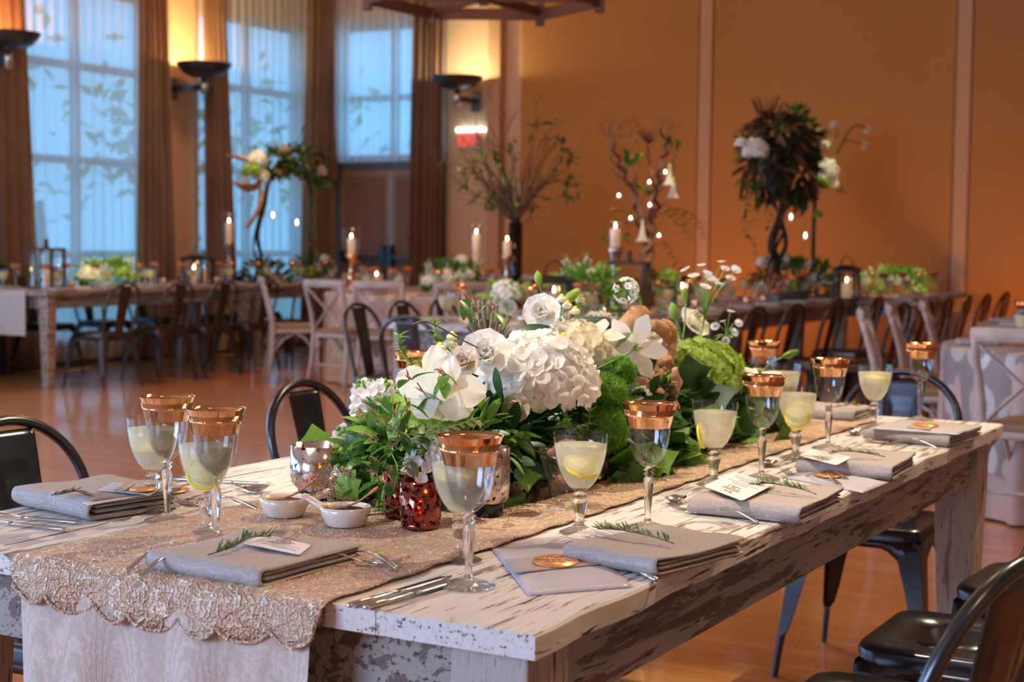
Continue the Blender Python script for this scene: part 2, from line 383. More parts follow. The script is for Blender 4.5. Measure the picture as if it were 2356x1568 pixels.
for s,x0,x1 in ((-1,DX0+.06,mid-.01),(1,mid+.01,DX1-.06)):
    lf=MB().box(x0,x1,BY+.0,BY+.045,.01,DH).build('door_leaf',simple('door_leaf_brown',(.34,.22,.15),.5),d)
    pn=MB(); n=26
    pn.grid(lambda u,v:(x0+.07+(x1-x0-.14)*u,BY-.012+.008*math.sin(u*n*2.6),.12+(DH-.22)*v),n*4,1)
    pn.build('door_panel',M['door'],lf)
    pb=MB(); xa,xb=(x0+.06,x1-.03) if s<0 else (x0+.03,x1-.06)
    pb.box(xa,xb,BY-.09,BY-.055,1.0,1.04); pb.box(mid+s*.05-.03,mid+s*.05+.03,BY-.10,BY-.0,.92,1.16); pb.box(xa if s<0 else xb-.05,xa+.05 if s<0 else xb,BY-.10,BY,.96,1.10)
    pb.build('push_bar',M['dsteel'],lf)
# ---------------------------------------------------------------- sheers and drapes
def sheermat():
    a=N('sheer_voile'); t=a.n('ShaderNodeBsdfTransparent'); t.inputs[0].default_value=(.93,.93,.93,1); tl=a.n('ShaderNodeBsdfTranslucent'); tl.inputs[0].default_value=(.82,.86,.88,1)
    d=a.n('ShaderNodeBsdfDiffuse'); d.inputs[0].default_value=(.70,.64,.56,1); s=a.mixs(.5,tl.outputs[0],d.outputs[0])
    lw=a.n('ShaderNodeLayerWeight'); lw.inputs[0].default_value=.35
    return a.surf(a.mixs(a.ramp(lw.outputs[1],[(0,.80),(.7,.92)]),t.outputs[0],s))
M['sheer']=sheermat()
def cloth_strip(p0,p1,q0,q1,z0,z1,nrm,folds,amp,seed,nu=90,nv=8):
    """hanging cloth: top edge p0-p1 at z1, bottom edge q0-q1 at z0 (2-D points), folds along nrm"""
    rr=random.Random(seed); ph=[rr.uniform(0,6) for _ in range(3)]
    def fn(u,v):
        a=Vector(q0).lerp(Vector(q1),u); b=Vector(p0).lerp(Vector(p1),u); p=a.lerp(b,v)
        w=amp*(math.sin(u*folds*2*PI+ph[0])+.35*math.sin(u*folds*5.1+ph[1])+.25*math.sin(v*2+ph[2]+u*9))*(1.15-.25*v)
        return (p.x+nrm[0]*w,p.y+nrm[1]*w,z0+(z1-z0)*v)
    return MB().grid(fn,nu,nv)
for k,(a,b) in enumerate(bays[:3]):
    x=WX+.13
    nm=('over the corner window','over the window between the two sconces','over the window left of the leftmost sconce')[k]
    tag(cloth_strip((x,a-.12),(x,b+.12),(x,a-.12),(x,b+.12),.06,4.5,(1,0),17,.022,k,260,6).build('sheer_curtain',M['sheer']),'translucent white sheer curtain hanging '+nm,'curtain')
y=BY-.10
tag(cloth_strip((DX0-.1,y),(DX1+.05,y),(DX0-.1,y),(DX1+.05,y),DH+.06,4.5,(0,1),15,.02,9,260,6).build('sheer_curtain',M['sheer']),'translucent white sheer curtain over the transom above the double door','curtain')
x=WX+.175
for lab,t0,t1,b0,b1 in (
  ('at the left photo edge, behind the leftmost sconce',9.45,9.98,9.35,10.22),
  ('left of the middle pillar, just left of the second sconce',11.52,11.85,11.45,12.05),
  ('right of the middle pillar, behind the second sconce bowl',12.42,12.72,12.42,12.98),
  ('in the room corner, behind the branch arch',14.22,14.72,14.12,14.74)):
    tag(cloth_strip((x,t0),(x,t1),(x,b0),(x,b1),.04,4.5,(1,0),5,.030,t0,110,6).build('drape',M['drape']),'brown drape '+lab,'curtain')
y=BY-.2
tag(cloth_strip((-10.86,y),(-10.80,y),(-10.86,y),(-10.62,y),1.9,4.5,(0,1),3,.02,5,50,6).build('drape',M['drape']),'narrow brown drape edge beside the transom sheer in the corner','curtain')
tag(cloth_strip((-9.55,y),(-9.18,y),(-9.62,y),(-9.18,y),.04,4.5,(0,1),5,.045,6,110,6).build('drape',M['drape']),'floor-length brown drape right of the double door','curtain')
# ---------------------------------------------------------------- sconces
def sconce(label,plate,ndir,e,col):
    t=thing('wall_sconce',label,'sconce',plate,math.atan2(ndir[1],ndir[0]),None)
    MB().box(.0,.03,-.055,.055,-.11,.11).build('wall_plate',M['dsteel'],t,bevel=.004)
    MB().box(.03,.42,-.022,.022,-.03,.03).build('arm',M['dsteel'],t,bevel=.004)
    MB().lathe([(.035,-.07),(.035,.10)],16,M=T(.42)).build('stem',M['steel'],t)
    pr=[(.03,.09),(.12,.10),(.20,.135),(.255,.19),(.28,.235),(.283,.24),(.27,.235),(.245,.195),(.19,.145),(.11,.112),(.0001,.105)]
    MB().lathe([(r,z) for r,z in pr],36,M=T(.42),cap=False).build('bowl',M['dsteel'],t)
    bl=MB().ball((.42,0,.17),.045).build('bulb',emit('sconce_bulb',col,12),t)
    l=light('sconce_lamp','POINT',(plate[0]+ndir[0]*.42,plate[1]+ndir[1]*.42,plate[2]+.215),e,col,shadow_soft_size=.05)
    return t
sconce('dark bowl wall sconce cut by the left edge of the photo',(WX,9.6,2.74),(1,0),55,(1,.42,.14))
sconce('dark bowl wall sconce on the pillar between the two tall windows',(WX,12.15,2.74),(1,0),75,(1,.62,.26))
sconce('dark bowl wall sconce above the exit sign',(-8.88,BY,2.76),(0,-1),36,(1,.86,.52))
# exit sign
t=thing('exit_sign','lit exit sign with red letters on the pale wall below a sconce','exit sign',(-8.93,BY-.05,2.24))
MB().box(-.17,.17,-.03,.05,.19,.235).build('lamp_housing',emit('sign_edge_light',(.85,1,.9),4),t)
MB().box(-.17,.17,-.012,-.004,0,.19).build('sign_face',simple('sign_face_clear',(.62,.46,.42),.3),t)
def text(s,name,mat,parent,size,loc,rot=(0,0,0),ext=.001,align='CENTER',shear=0):
    c=bpy.data.curves.new(name,'FONT'); c.body=s; c.size=size; c.extrude=ext; c.align_x=align; c.align_y='CENTER'; c.resolution_u=3; c.shear=shear
    o=bpy.data.objects.new(name,c); COL.objects.link(o); bpy.context.view_layer.update()
    me=bpy.data.meshes.new_from_object(o.evaluated_get(bpy.context.evaluated_depsgraph_get())); bpy.data.objects.remove(o,do_unlink=True)
    me.materials.clear(); me.materials.append(mat); q=bpy.data.objects.new(name,me); COL.objects.link(q); q.parent=parent; q.location=loc; q.rotation_euler=rot; return q
q=text('EXIT','exit_lettering',emit('exit_red',(1,.06,.04),1.6),t,.19,(0,-.016,.09),(PI/2,0,0),.002); q.scale=(.82,1,1)
# chandelier
p=onD(1113,0,11.2); t=thing('chandelier','brown timber star-frame chandelier cut by the top edge of the photo','chandelier',(p.x,p.y,2.93),AZ)
br=simple('brown_chandelier_metal',(.16,.075,.05),.45,.3)
vs=[(.84*math.cos(PI*k/3),.84*math.sin(PI*k/3)) for k in range(6)]
for k in range(6):
    x,y=vs[k]; MB().box(x-.035,x+.035,y-.035,y+.035,-.04,.13).build('corner_post',br,t,bevel=.004)
    q=vs[(k+1)%6]; d=math.atan2(q[1]-y,q[0]-x)
    MB().box(.02,.82,-.018,.018,.0,.085,M=T(x,y,0,d)).build('ring_beam',br,t)
    MB().box(.0,.84,-.018,.018,.03,.10,M=T(0,0,0,PI*k/3)).build('spoke',br,t)
MB().box(-.035,.035,-.035,.035,-.0,.2).build('hub',br,t); MB().tube([(0,0,.2),(0,0,CEIL-2.93)],.012).build('hanging_rod',br,t)
# outside
g=MB().box(WX-40,WX-.3,-15,45,-.3,-.2).build('ground',simple('lawn',(.05,.12,.04),.9)); g['kind']='structure'
rr=random.Random(3)
for i,(x,y,r) in enumerate(((-17,13.5,1.9),(-19.5,18.5,2.4),(-16.5,22,1.8),(-22,25,2.6),(-15.5,17.2,1.3))):
    t=thing('garden_tree',('broad green tree outside, seen through the leftmost sheer','taller green tree outside behind the middle sheers','small green tree outside the corner window','far green tree outside the transom window','low round green tree outside beside the pillar')[i],'tree',(x,y,-.2))
    MB().tube([(0,0,0),(.05,.02,1.2),(0,0,2.0)],[.14,.11,.06]).build('trunk',M['bark'],t)
    b=MB()
    for k in range(90):
        d=Vector((rr.gauss(0,1),rr.gauss(0,1),rr.gauss(0,1))).normalized()*r*rr.uniform(.55,1)
        b.add([(-.16,0,0),(0,-.09,.03),(.2,0,0),(0,.09,.03)],[(0,1,2,3)],0,True,T(d.x,d.y,2.0+r*.6+d.z*.85,rr.uniform(0,6),rr.uniform(-1,1),rr.uniform(-1,1)))
    b.build('crown',M['lgreen'],t)
# ---------------------------------------------------------------- furniture
def rrect(hx,hy,r,n=5):
    p=[]
    for cx,cy,a0 in ((hx-r,hy-r,0),(-hx+r,hy-r,PI/2),(-hx+r,-hy+r,PI),(hx-r,-hy+r,1.5*PI)):
        for i in range(n+1): a=a0+PI/2*i/n; p.append((cx+r*math.cos(a),cy+r*math.sin(a)))
    return p
def loft(mb,rings,mi=0,M=None,cap=True,sm=True):
    n=len(rings[0]); vs=[p for r in rings for p in r]; fs=[]
    for k in range(len(rings)-1):
        for i in range(n): j=(i+1)%n; fs.append((k*n+i,k*n+j,(k+1)*n+j,(k+1)*n+i))
    if cap: fs.append(tuple(range(n-1,-1,-1))); fs.append(tuple((len(rings)-1)*n+i for i in range(n)))
    return mb.add(vs,fs,mi,sm,M)
def metal_chair(name,label,mat,group=None):
    t=thing(name,label,'chair',group=group)
    s=MB(); R=lambda h,z,r:[(x,y,z) for x,y in rrect(h,h,r)]
    # rolled seat pan with a shallow dish
    loft(s,[R(.176,.395,.05),R(.18,.415,.05),R(.183,.442,.05),R(.178,.451,.05),R(.168,.453,.05),R(.150,.447,.05),R(.09,.443,.04)],cap=False)
    s.add([(x,y,.443) for x,y in rrect(.09,.09,.04)],[tuple(range(24))],0)
    # arched skirt on the four sides
    for k in range(4):
        n=12; vs=[];
        for i in range(n+1):
            u=-1+2*i/n; zb=.40-.10*max(0,abs(u)-.35)**1.6/.5; x=.172*u
            vs+=[(x,.180,.42),(x*1.02,.184,zb)]
        s.add(vs,[(2*i,2*i+1,2*i+3,2*i+2) for i in range(n)],0,True,T(rz=PI/2*k))
    s.build('seat',mat,t,solid=.002)
    for sx in (-1,1):
        for sy in (-1,1):
            L=MB(); rings=[]
            for z,w,o in ((.415,.085,.0),(.36,.066,.006),(.28,.052,.016),(.19,.040,.026),(.135,.030,.033),(.115,.021,.036),(.05,.018,.042),(0,.017,.047)):
                cx,cy=sx*(.180+o),sy*(.180+o*(1.25 if sy<0 else 1)); e=.004
                # L-shaped pressed-steel section pointing inward from the outer corner
                if z>.12: poly=[(0,0),(-w,0),(-w,-e),(-e*1.5,-w*.35),(-e,-w),(0,-w)]
                else: q=w; poly=[(0,0),(-q*.6,.0),(-q,-q*.3),(-q,-q),(-q*.4,-q),(0,-q*.6)]
                ring=[(cx+sx*px,cy+sy*py,z) for px,py in poly]
                rings.append(ring)
            loft(L,rings,sm=False); L.build('leg',mat,t,bevel=.0015)
    b=MB(); b.tube([(-.17,-.17,.375),(0,0,.385),(.17,.17,.375)],.012,6,flat=.3); b.tube([(.17,-.17,.375),(0,0,.385),(-.17,.17,.375)],.012,6,flat=.3); b.build('cross_brace',mat,t)
    def hp(u):   # back hoop, u -1..1
        a=abs(u); zt=.855
        if a<.62: ang=(u/.62)*PI/2*.98; x=.178*math.sin(ang); z=.70+(zt-.70)*math.cos(ang)
        else:
            k=(a-.62)/.38; x=math.copysign(.178-.022*k**1.5,u); z=.70*(1-k)+.43*k
        y=-.165-.095*((z-.43)/.42)**1.1-.015*math.cos(min(1,a/.7)*PI/2); return (x,y,z)
    MB().tube([hp(-1+2*i/44) for i in range(45)],.0115,10).build('back_hoop',mat,t)
    sp=MB(); n=10
    def sf(u,v):
        z=.435+.40*v; w=(.047+.020*v); x=(u*2-1)*w; y=-.168-.095*max(0,(z-.43)/.42)**1.1-.012
        edge=min(1,abs(u*2-1)); y+= .006*(edge**6)
        iu=abs(u*2-1); 
        if iu<.55 and .25<v<.80: y-=.0035
        return (x,y,z)
    sp.grid(sf,16,24); sp.build('back_splat',mat,t,solid=.003)
    return t
def cross_chair(name,label,group=None):
    t=thing(name,label,'chair',group=group); m=M['xwood']
    loft(MB(),[[(x*k,y*k,z) for x,y in rrect(.205,.20,.07)] for k,z in((.97,.425),(1,.43),(1,.452),(.97,.458))]).build('seat',m,t)
    loft(MB(),[[(x*k,y*k,z) for x,y in rrect(.19,.185,.07)] for k,z in((.97,.455),(1,.47),(1,.485),(.9,.497),(.6,.50))]).build('cushion',M['cush'],t)
    for s in(-1,1):
        MB().tube([(s*.185,.175,.44),(s*.19,.185,.2),(s*.195,.195,0)],[.019,.017,.014],10).build('front_leg',m,t)
        MB().tube([(s*.215,-.245,0),(s*.198,-.205,.25),(s*.19,-.19,.45),(s*.195,-.21,.62),(s*.205,-.255,.78),(s*.20,-.28,.86)],[.015,.018,.020,.018,.017,.017],10).build('back_post',m,t)
        MB().tube([(-s*.19,-.195,.47),(-s*.12,-.205,.55),(0,-.225+.01*s,.66),(s*.13,-.245,.77),(s*.19,-.265,.83)],.016,8,flat=.45).build('cross_slat',m,t)
        MB().tube([(s*.19,.17,.26),(s*.185,.08,.38),(s*.18,0,.425)],.010,8).build('curved_brace',m,t)
        MB().tube([(s*.195,-.20,.26),(s*.19,-.10,.38),(s*.185,0,.425)],.010,8).build('curved_brace',m,t)
    r=MB(); n=16
    def rf(u,v):
        x=-.215+.43*u; a=v*2*PI; return (x,-.275-.03*math.cos((u-.5)*PI)+.013*math.cos(a)*(1.1),.865+.006*math.cos((u-.5)*PI)+.033*math.sin(a))
    r.grid(rf,n,12); r.ball((-.215,-.275,.865),.033,8,6,0,(.25,.45,1)); r.ball((.215,-.275,.865),.033,8,6,0,(.25,.45,1)); r.build('top_rail',m,t)
    MB().tube([(-.19,-.2,.2),(0,-.19,.2),(.19,-.2,.2)],.010,8).build('stretcher',m,t)
    return t
def farm_table(label,x0,x1,y0,y1,z,mt,ml,ma,leg=.10,ap=.105,th=.032,seed=1,group=None):
    cx,cy=(x0+x1)/2,(y0+y1)/2
    t=thing('farm_table',label,'table',(0,0,0),group=group); rr=random.Random(seed)
    b=MB(); nb=5; w=(x1-x0)/nb
    ny=60
    for k in range(nb):      # boards run along y; worn, slightly wavy outer edges
        xa,xb=x0+k*w+.0008,x0+(k+1)*w-.0008; rings=[]
        for j in range(ny+1):
            y=y0+(y1-y0)*j/ny; ea=eb=0
            if k==0: ea=.006*noise.noise((y*9,seed,1))
            if k==nb-1: eb=-.006+.010*noise.noise((y*7,seed,5))
            if j in(0,ny): y+= .003*noise.noise((k*3.1,seed,2))
            c=.0035
            rings.append([(xa+ea,y,z-th),(xb+eb,y,z-th),(xb+eb,y,z-c),(xb+eb-c,y,z),(xa+ea+c,y,z),(xa+ea,y,z-c)])
        loft(b,rings,sm=False)
    b.build('tabletop',mt,t)
    i=.055; zb=z-th-ap
    for nm,a in (('apron',(x0+i,x0+i+.03,y0+i,y1-i)),('apron',(x1-i-.03,x1-i,y0+i,y1-i)),('end_apron',(x0+i,x1-i,y0+i,y0+i+.03)),('end_apron',(x0+i,x1-i,y1-i-.03,y1-i))):
        MB().box(*a,zb,z-th).build(nm,ma,t,bevel=.002)
    for sx,sy,px,py in ((1,1,x0+i-.02,y0+i-.02),(-1,1,x1-i+.02,y0+i-.02),(1,-1,x0+i-.02,y1-i+.02),(-1,-1,x1-i+.02,y1-i+.02)):
        L=MB(); rings=[]
        for zz,k in ((z-th,1),(zb-.02,1),(.35,.86),(0,.66)):
            q=leg*k; o=(leg-q)*.5
            xa,xb=px+sx*o,px+sx*(o+q); ya,yb=py+sy*o,py+sy*(o+q)
            rings.append([(xa,ya,zz),(xb,ya,zz),(xb,yb,zz),(xa,yb,zz)])
        loft(L,rings,sm=False); L.build('table_leg',ml,t,bevel=.004)
    return t
def round_table(label,short,cx,cy,r,z,matc,matu):
    t=thing('round_table',label,'table',(cx,cy,0))
    MB().lathe([(r-.01,z-.03),(r-.01,z-.004)],48).build('tabletop',M['btable'],t); MB().lathe([(.05,0),(.05,z-.03)],12).build('pedestal',M['iron'],t)
    def skirt(z0,z1,fl,nf,mat,name,lab,rad,cat='tablecloth',dip=0):
        n=144; prof=[(.0001,1)]; b=MB(); vs=[];fs=[]; lv=[1,1,.96,.8,.5,.2,0]
        for k,h in enumerate(lv):
            for i in range(n):
                a=2*PI*i/n; w=fl*(1-h)**.7*(math.sin(nf*a)+.4*math.sin(nf*1.7*a+1))
                rr_=(rad*.6 if k==0 else rad-.004 if k==1 else rad+.004+w); zz=z1 if k<2 else z0+(z1-z0)*h- (dip*(.5+.5*math.cos(4*a+.6)) *(1-h))
                vs.append((rr_*math.cos(a),rr_*math.sin(a),zz))
        for k in range(len(lv)-1):
            for i in range(n): j=(i+1)%n; fs.append((k*n+i,k*n+j,(k+1)*n+j,(k+1)*n+i))
        fs.append(tuple(range(n-1,-1,-1)))
        b.add(vs,fs); o=b.build(name,mat); o.location=(cx,cy,0); tag(o,lab,cat); return o
    skirt(.012,z+.002,.03,22,matu,'under_cloth','floor-length satin under cloth of the '+short,r)
    skirt(z-.47,z+.007,.012,14,matc,'patterned_cloth','overlay cloth with large ring pattern on the '+short,r+.006,dip=.12)
    return t
# ---------------------------------------------------------------- glasses
def gold_goblet(label,group=None,H=.212):
    t=thing('wine_glass',label,'wine glass',group=group); k=H
    band=[(.222,1.0),(.212,.975),(.203,.95),(.194,.92),(.186,.89),(.179,.86),(.173,.835),(.168,.81)]
    bowl=[(.168,.81),(.166,.76),(.155,.68),(.132,.60),(.096,.54),(.055,.505),(.030,.49)]
    inner=[(.020,.51),(.050,.525),(.088,.555),(.122,.61),(.146,.69),(.158,.77),(.162,.81)]
    MB().lathe([(r*k,z*k) for r,z in bowl+inner],28,cap=False).build('bowl',M['glass'],t)
    MB().lathe([(r*k,z*k) for r,z in band]+[(.216*k,1.0*k)]+[((r-.005)*k,z*k) for r,z in band[1:]],32,cap=False).build('gold_band',M['gold'],t)
    st=[(.030,.495),(.022,.483),(.048,.468),(.024,.455),(.044,.435),(.024,.42),(.036,.40),(.042,.36),(.036,.27),(.026,.16),(.022,.09),(.030,.06)]
    MB().lathe([(r*k,z*k) for r,z in reversed(st)],14,flute=.06,nf=7).build('stem',M['crystal'],t)
    MB().lathe([(.178*k,.0005),(.180*k,.010*k),(.12*k,.028*k),(.06*k,.05*k),(.03*k,.065*k)],32).build('foot',M['crystal'],t)
    return t
def water_goblet(label,group=None,H=.166,drink=True,lem=None):
    t=thing('water_goblet',label,'water goblet',group=group); k=H
    bowl=[(.276,1.0),(.273,.93),(.262,.82),(.243,.72),(.212,.62),(.165,.53),(.108,.46),(.055,.42),(.035,.405)]
    MB().lathe([(r*k,z*k) for r,z in bowl]+[(.02*k,.425*k)]+[((r-.008)*k,z*k+.001) for r,z in bowl[:-2][::-1]],32,cap=False).build('bowl',M['glass'],t)
    st=[(.04,.41),(.075,.39),(.078,.37),(.045,.355),(.05,.34),(.078,.325),(.078,.30),(.060,.22),(.045,.14),(.055,.125),(.055,.11),(.04,.10),(.07,.07)]
    MB().lathe([(r*k,z*k) for r,z in reversed(st)],12).build('stem',M['crystal'],t)
    MB().lathe([(.20*k,.0005),(.202*k,.012*k),(.13*k,.04*k),(.06*k,.075*k)],32).build('foot',M['crystal'],t)
    if drink:
        d=MB().lathe([(.0001,.445*k)]+[((r-.010)*k,z*k) for r,z in bowl[::-1][2:] if z<.90]+[(.260*k,.885*k),(.0001,.885*k)],28,cap=False); mats=[M['lemonade']]
        if lem: # far copies carry their slice in the drink
            disc(d,lem[0]*k,(.03*k,-.05*k,.70*k),(1.1,.3,.2)); mats=[M['lemonade'],M['lemon'],M['rind']]
        d.build('lemon_water',mats,t)
    return t
def disc(b,r,c,rot,mf=1,mr=2,h=.005):
    Mx=Matrix.Translation(c)@Matrix.Rotation(rot[2],4,'Z')@Matrix.Rotation(rot[1],4,'Y')@Matrix.Rotation(rot[0],4,'X')
    b.lathe([(.0001,-h*.4),(r*.86,-h*.4),(r*.86,h*.4),(.0001,h*.4)],28,mf,Mx,False)
    b.lathe([(r*.86,-h*.5),(r*.97,-h*.5),(r,-h*.2),(r,h*.2),(r*.97,h*.5),(r*.86,h*.5)],28,mr,Mx,False)
def lemon_slice(label,c,rot,r=.032):
    b=MB(); disc(b,r,(0,0,0),(0,0,0),0,1); o=b.build('lemon_slice',[M['lemon'],M['rind']]); o.location=c; o.rotation_euler=rot
    return tag(o,label,'lemon slice')
# ---------------------------------------------------------------- candles, lanterns
def candle_parts(t,r,h,z=0,x=0,y=0,lit=True):
    w=MB().lathe([(r,z),(r,z+h-.003),(r-.004,z+h),(r*.5,z+h-.006),(.0001,z+h-.008)],20,M=T(x,y)).build('wax',M['wax'],t)
    MB().tube([(x,y,z+h-.01),(x,y,z+h+.008)],.0012,5).build('wick',M['iron'],w)
    if lit: MB().lathe([(.0001,z+h+.002),(.0045,z+h+.010),(.0055,z+h+.018),(.003,z+h+.032),(.0001,z+h+.042)],10,M=T(x,y)).build('flame',M['flame'],w)
def pillar_candle(label,loc,r=.035,h=.15,group=None):
    t=thing('pillar_candle',label,'candle',loc,group=group); candle_parts(t,r,h); return t
def votive(label,loc,r,h,mat,glow=True,flut=0,base=None,group=None,cat='candle holder'):
    t=thing('votive_holder',label,cat,loc,group=group)
    z0=h*.16 if base else 0
    pr=[(r*.80,z0+.004),(r*.93,z0+.012),(r,z0+h*.25),(r,h),(r*.95,h),(r*.93,z0+h*.2),(r*.5,z0+.012)]
    MB().lathe(pr,40,flute=.02 if flut else 0,nf=flut,cap=False).build('cup',mat,t)
    MB().lathe([(r*.72,0),(r*.74,z0+.006),(r*.7,z0+.008)] if base else [(r*.9,0),(r*.93,.008),(r*.8,.012)],32).build('base',base or mat,t)
    if glow:
        w=MB().lathe([(r*.6,z0+.014),(r*.6,z0+h*.30),(.0001,z0+h*.30)],20).build('tealight',M['wax'],t)
        MB().lathe([(.0001,z0+h*.30),(.006,z0+h*.30+.012),(.0001,z0+h*.30+.034)],10).build('flame',M['votglow'],w)
    return t
def lantern(label,loc,w,h,mat,rz=0,cands=((0,0,.03,.5),),style=0,short=''):
    t=thing('lantern',label,'lantern',loc,rz); a=w/2; p=w*.055
    MB().box(-a*1.1,a*1.1,-a*1.1,a*1.1,0,h*.05).build('base',mat,t,bevel=.003)
    for sx in(-1,1):
        for sy in(-1,1): MB().box(sx*a-p,sx*a+p,sy*a-p,sy*a+p,h*.05,h*.80).build('corner_post',mat,t)
    r=MB()
    for z in ((h*.77,h*.82),):
        r.box(-a-p,a+p,-a-p,-a+p,*z); r.box(-a-p,a+p,a-p,a+p,*z); r.box(-a-p,-a+p,-a,a,*z); r.box(a-p,a+p,-a,a,*z)
    r.build('top_frame',mat,t)
    if style==1:
        r=MB(); z=(h*.42,h*.45); r.box(-a-p,a+p,-a-p,-a+p,*z); r.box(-a-p,a+p,a-p,a+p,*z); r.box(-a-p,-a+p,-a,a,*z); r.box(a-p,a+p,-a,a,*z); r.build('middle_frame',mat,t)
    if style==1: MB().ball((0,0,h*.95),h*.05).lathe([(h*.06,h*.82),(h*.05,h*.88),(h*.02,h*.92)],14).build('finial',M['wax'] if mat==M['xwood'] else mat,t)
    else:
        loft(MB(),[[(x,y,z) for x,y in ((-k,-k),(k,-k),(k,k),(-k,k))] for k,z in((a*1.3,h*.80),(a*1.3,h*.825),(a*.55,h*.92),(a*.5,h*.93))],sm=False).build('roof',mat,t)
        MB().tube([(a*.6*math.cos(q*PI/12),0,h*.92+a*.9*math.sin(q*PI/12)) for q in range(13)],.004,6).build('bail_handle',mat,t)
    g=MB()
    for k in range(4): g.box(-a+p,a-p,a-.002,a,h*.05,h*.77,M=T(rz=PI/2*k))
    g.build('glass_panes',M['glass'],t)
    for i,(x,y,r_,hh) in enumerate(cands):
        c=thing('pillar_candle','lit ivory pillar candle '+('inside the ' if i==0 else 'standing second inside the ')+short,'candle',(loc[0]+x,loc[1]+y,loc[2]+h*.05)); candle_parts(c,r_,h*hh)
    return t
def candlestick(label,loc,h,hc,gr=.055,gh=.2,mat=None,gl=True):
    t=thing('candlestick',label,'candlestick',loc); mat=mat or M['merc']
    P=[(.055,0),(.058,.008),(.05,.03),(.022,.10),(.034,.22),(.046,.34),(.036,.46),(.018,.55),(.026,.62),(.018,.70),(.03,.80),(.048,.93),(.052,1)]
    MB().lathe([(r,z*h) for r,z in P],20).build('turned_stem',mat,t)
    if gl: MB().lathe([(gr*.7,h),(gr*.8,h+.01),(gr,h+gh*.4),(gr*1.05,h+gh),(gr*1.02,h+gh),(gr*.97,h+gh*.4),(gr*.76,h+.012)],28,cap=False).build('hurricane_shade',M['glass'],t)
    pillar_candle('lit ivory pillar candle on the '+label,(loc[0],loc[1],loc[2]+h),.033,hc); return t
# ---------------------------------------------------------------- plants
def frame(d,spin=0):
    d=Vector(d).normalized(); return d.to_track_quat('Z','Y').to_matrix().to_4x4()@Matrix.Rotation(spin,4,'Z')
def at(p,d=(0,0,1),spin=0,s=1): return Matrix.Translation(p)@frame(d,spin)@Matrix.Scale(s,4)
def leaf(b,M_,L=.05,w=.02,mi=0,curl=.25,n=5,fold=.25):
    """pointed blade along local +x, lying in xy"""
    vs=[];fs=[]
    for i in range(n+1):
        u=i/n; ww=w*math.sin(PI*min(1,u*.92+.04))**.8*(1-.15*u); z=-curl*L*u*u
        vs+=[(u*L,-ww,z+fold*ww),(u*L,0,z),(u*L,ww,z+fold*ww)]
    for i in range(n):
        a=3*i; fs+=[(a,a+3,a+4,a+1),(a+1,a+4,a+5,a+2)]
    b.add(vs,fs,mi,True,M_)
IVY=[(0,-.02),(-.12,-.2),(.02,-.52),(.25,-.42),(.36,-.62),(.55,-.36),(1,0)]
def ivy(b,M_,L=.05,mi=0):
    pts=[(x,y) for x,y in IVY]+[(x,-y) for x,y in IVY[-2::-1]]
    vs=[(x*L,y*L,-.25*L*x*x+.10*L*abs(y)) for x,y in pts]; n=len(vs); vs.append((.30*L,0,.03*L))
    b.add(vs,[(i,(i+1)%n,n) for i in range(n)],mi,True,M_)
def rnd(r): 
    return Vector((r.gauss(0,1),r.gauss(0,1),r.gauss(0,1))).normalized()
def leaf_mound(b,c,rad,n,r,L=(.035,.06),w=.35,kind='leaf',mi=0,up=.25,nm=1,zmin=-.5):
    for _ in range(n):
        d=rnd(r)
        if d.z<zmin: d.z=-d.z
        p=Vector(c)+Vector((d.x*rad[0],d.y*rad[1],d.z*rad[2]))*r.uniform(.72,1.05)
        dd=(d+Vector((0,0,up))+rnd(r)*.55).normalized(); l=r.uniform(*L)
        Mx=Matrix.Translation(p)@dd.to_track_quat('X','Z').to_matrix().to_4x4()@Matrix.Rotation(r.uniform(-.9,.9),4,'X')
        (ivy if kind=='ivy' else leaf)(b,Mx,l,**({'mi':mi+r.randrange(nm)} if kind=='ivy' else {'w':l*w*.5,'mi':mi+r.randrange(nm),'curl':r.uniform(.05,.5)}))
def vine(b,pts,r,L=.03,w=.4,every=.02,mi=0,ms=1,kind='leaf',rad=.0015,pair=True):
    pts=[Vector(p) for p in pts]; cr=catmull(pts,8); b.tube(cr,rad,5,mi=ms); acc=0
    for i in range(1,len(cr)):
        acc+=(cr[i]-cr[i-1]).length
        if acc>=every:
            acc=0; t=(cr[i]-cr[i-1]).normalized()
            for s in ((-1,1) if pair else (r.choice((-1,1)),)):
                side=t.cross(Vector((r.uniform(-.4,.4),r.uniform(-.4,.4),1))).normalized()*s
                d=(side+t*.6+Vector((0,0,r.uniform(-.2,.4)))).normalized(); l=L*r.uniform(.75,1.2)
                Mx=Matrix.Translation(cr[i])@d.to_track_quat('X','Z').to_matrix().to_4x4()
                if kind=='ivy': ivy(b,Mx,l,mi)
                else: leaf(b,Mx,l,l*w*.5,mi,r.uniform(.0,.4))
def catmull(P,k=6):
    P=[Vector(p) for p in P]; Q=[P[0]*2-P[1]]+P+[P[-1]*2-P[-2]]; o=[]
    for i in range(1,len(Q)-2):
        a,b,c,d=Q[i-1:i+3]
        for j in range(k):
            t=j/k; o.append(.5*((2*b)+(c-a)*t+(2*a-5*b+4*c-d)*t*t+(3*b-a-3*c+d)*t**3))
    o.append(P[-1]); return o
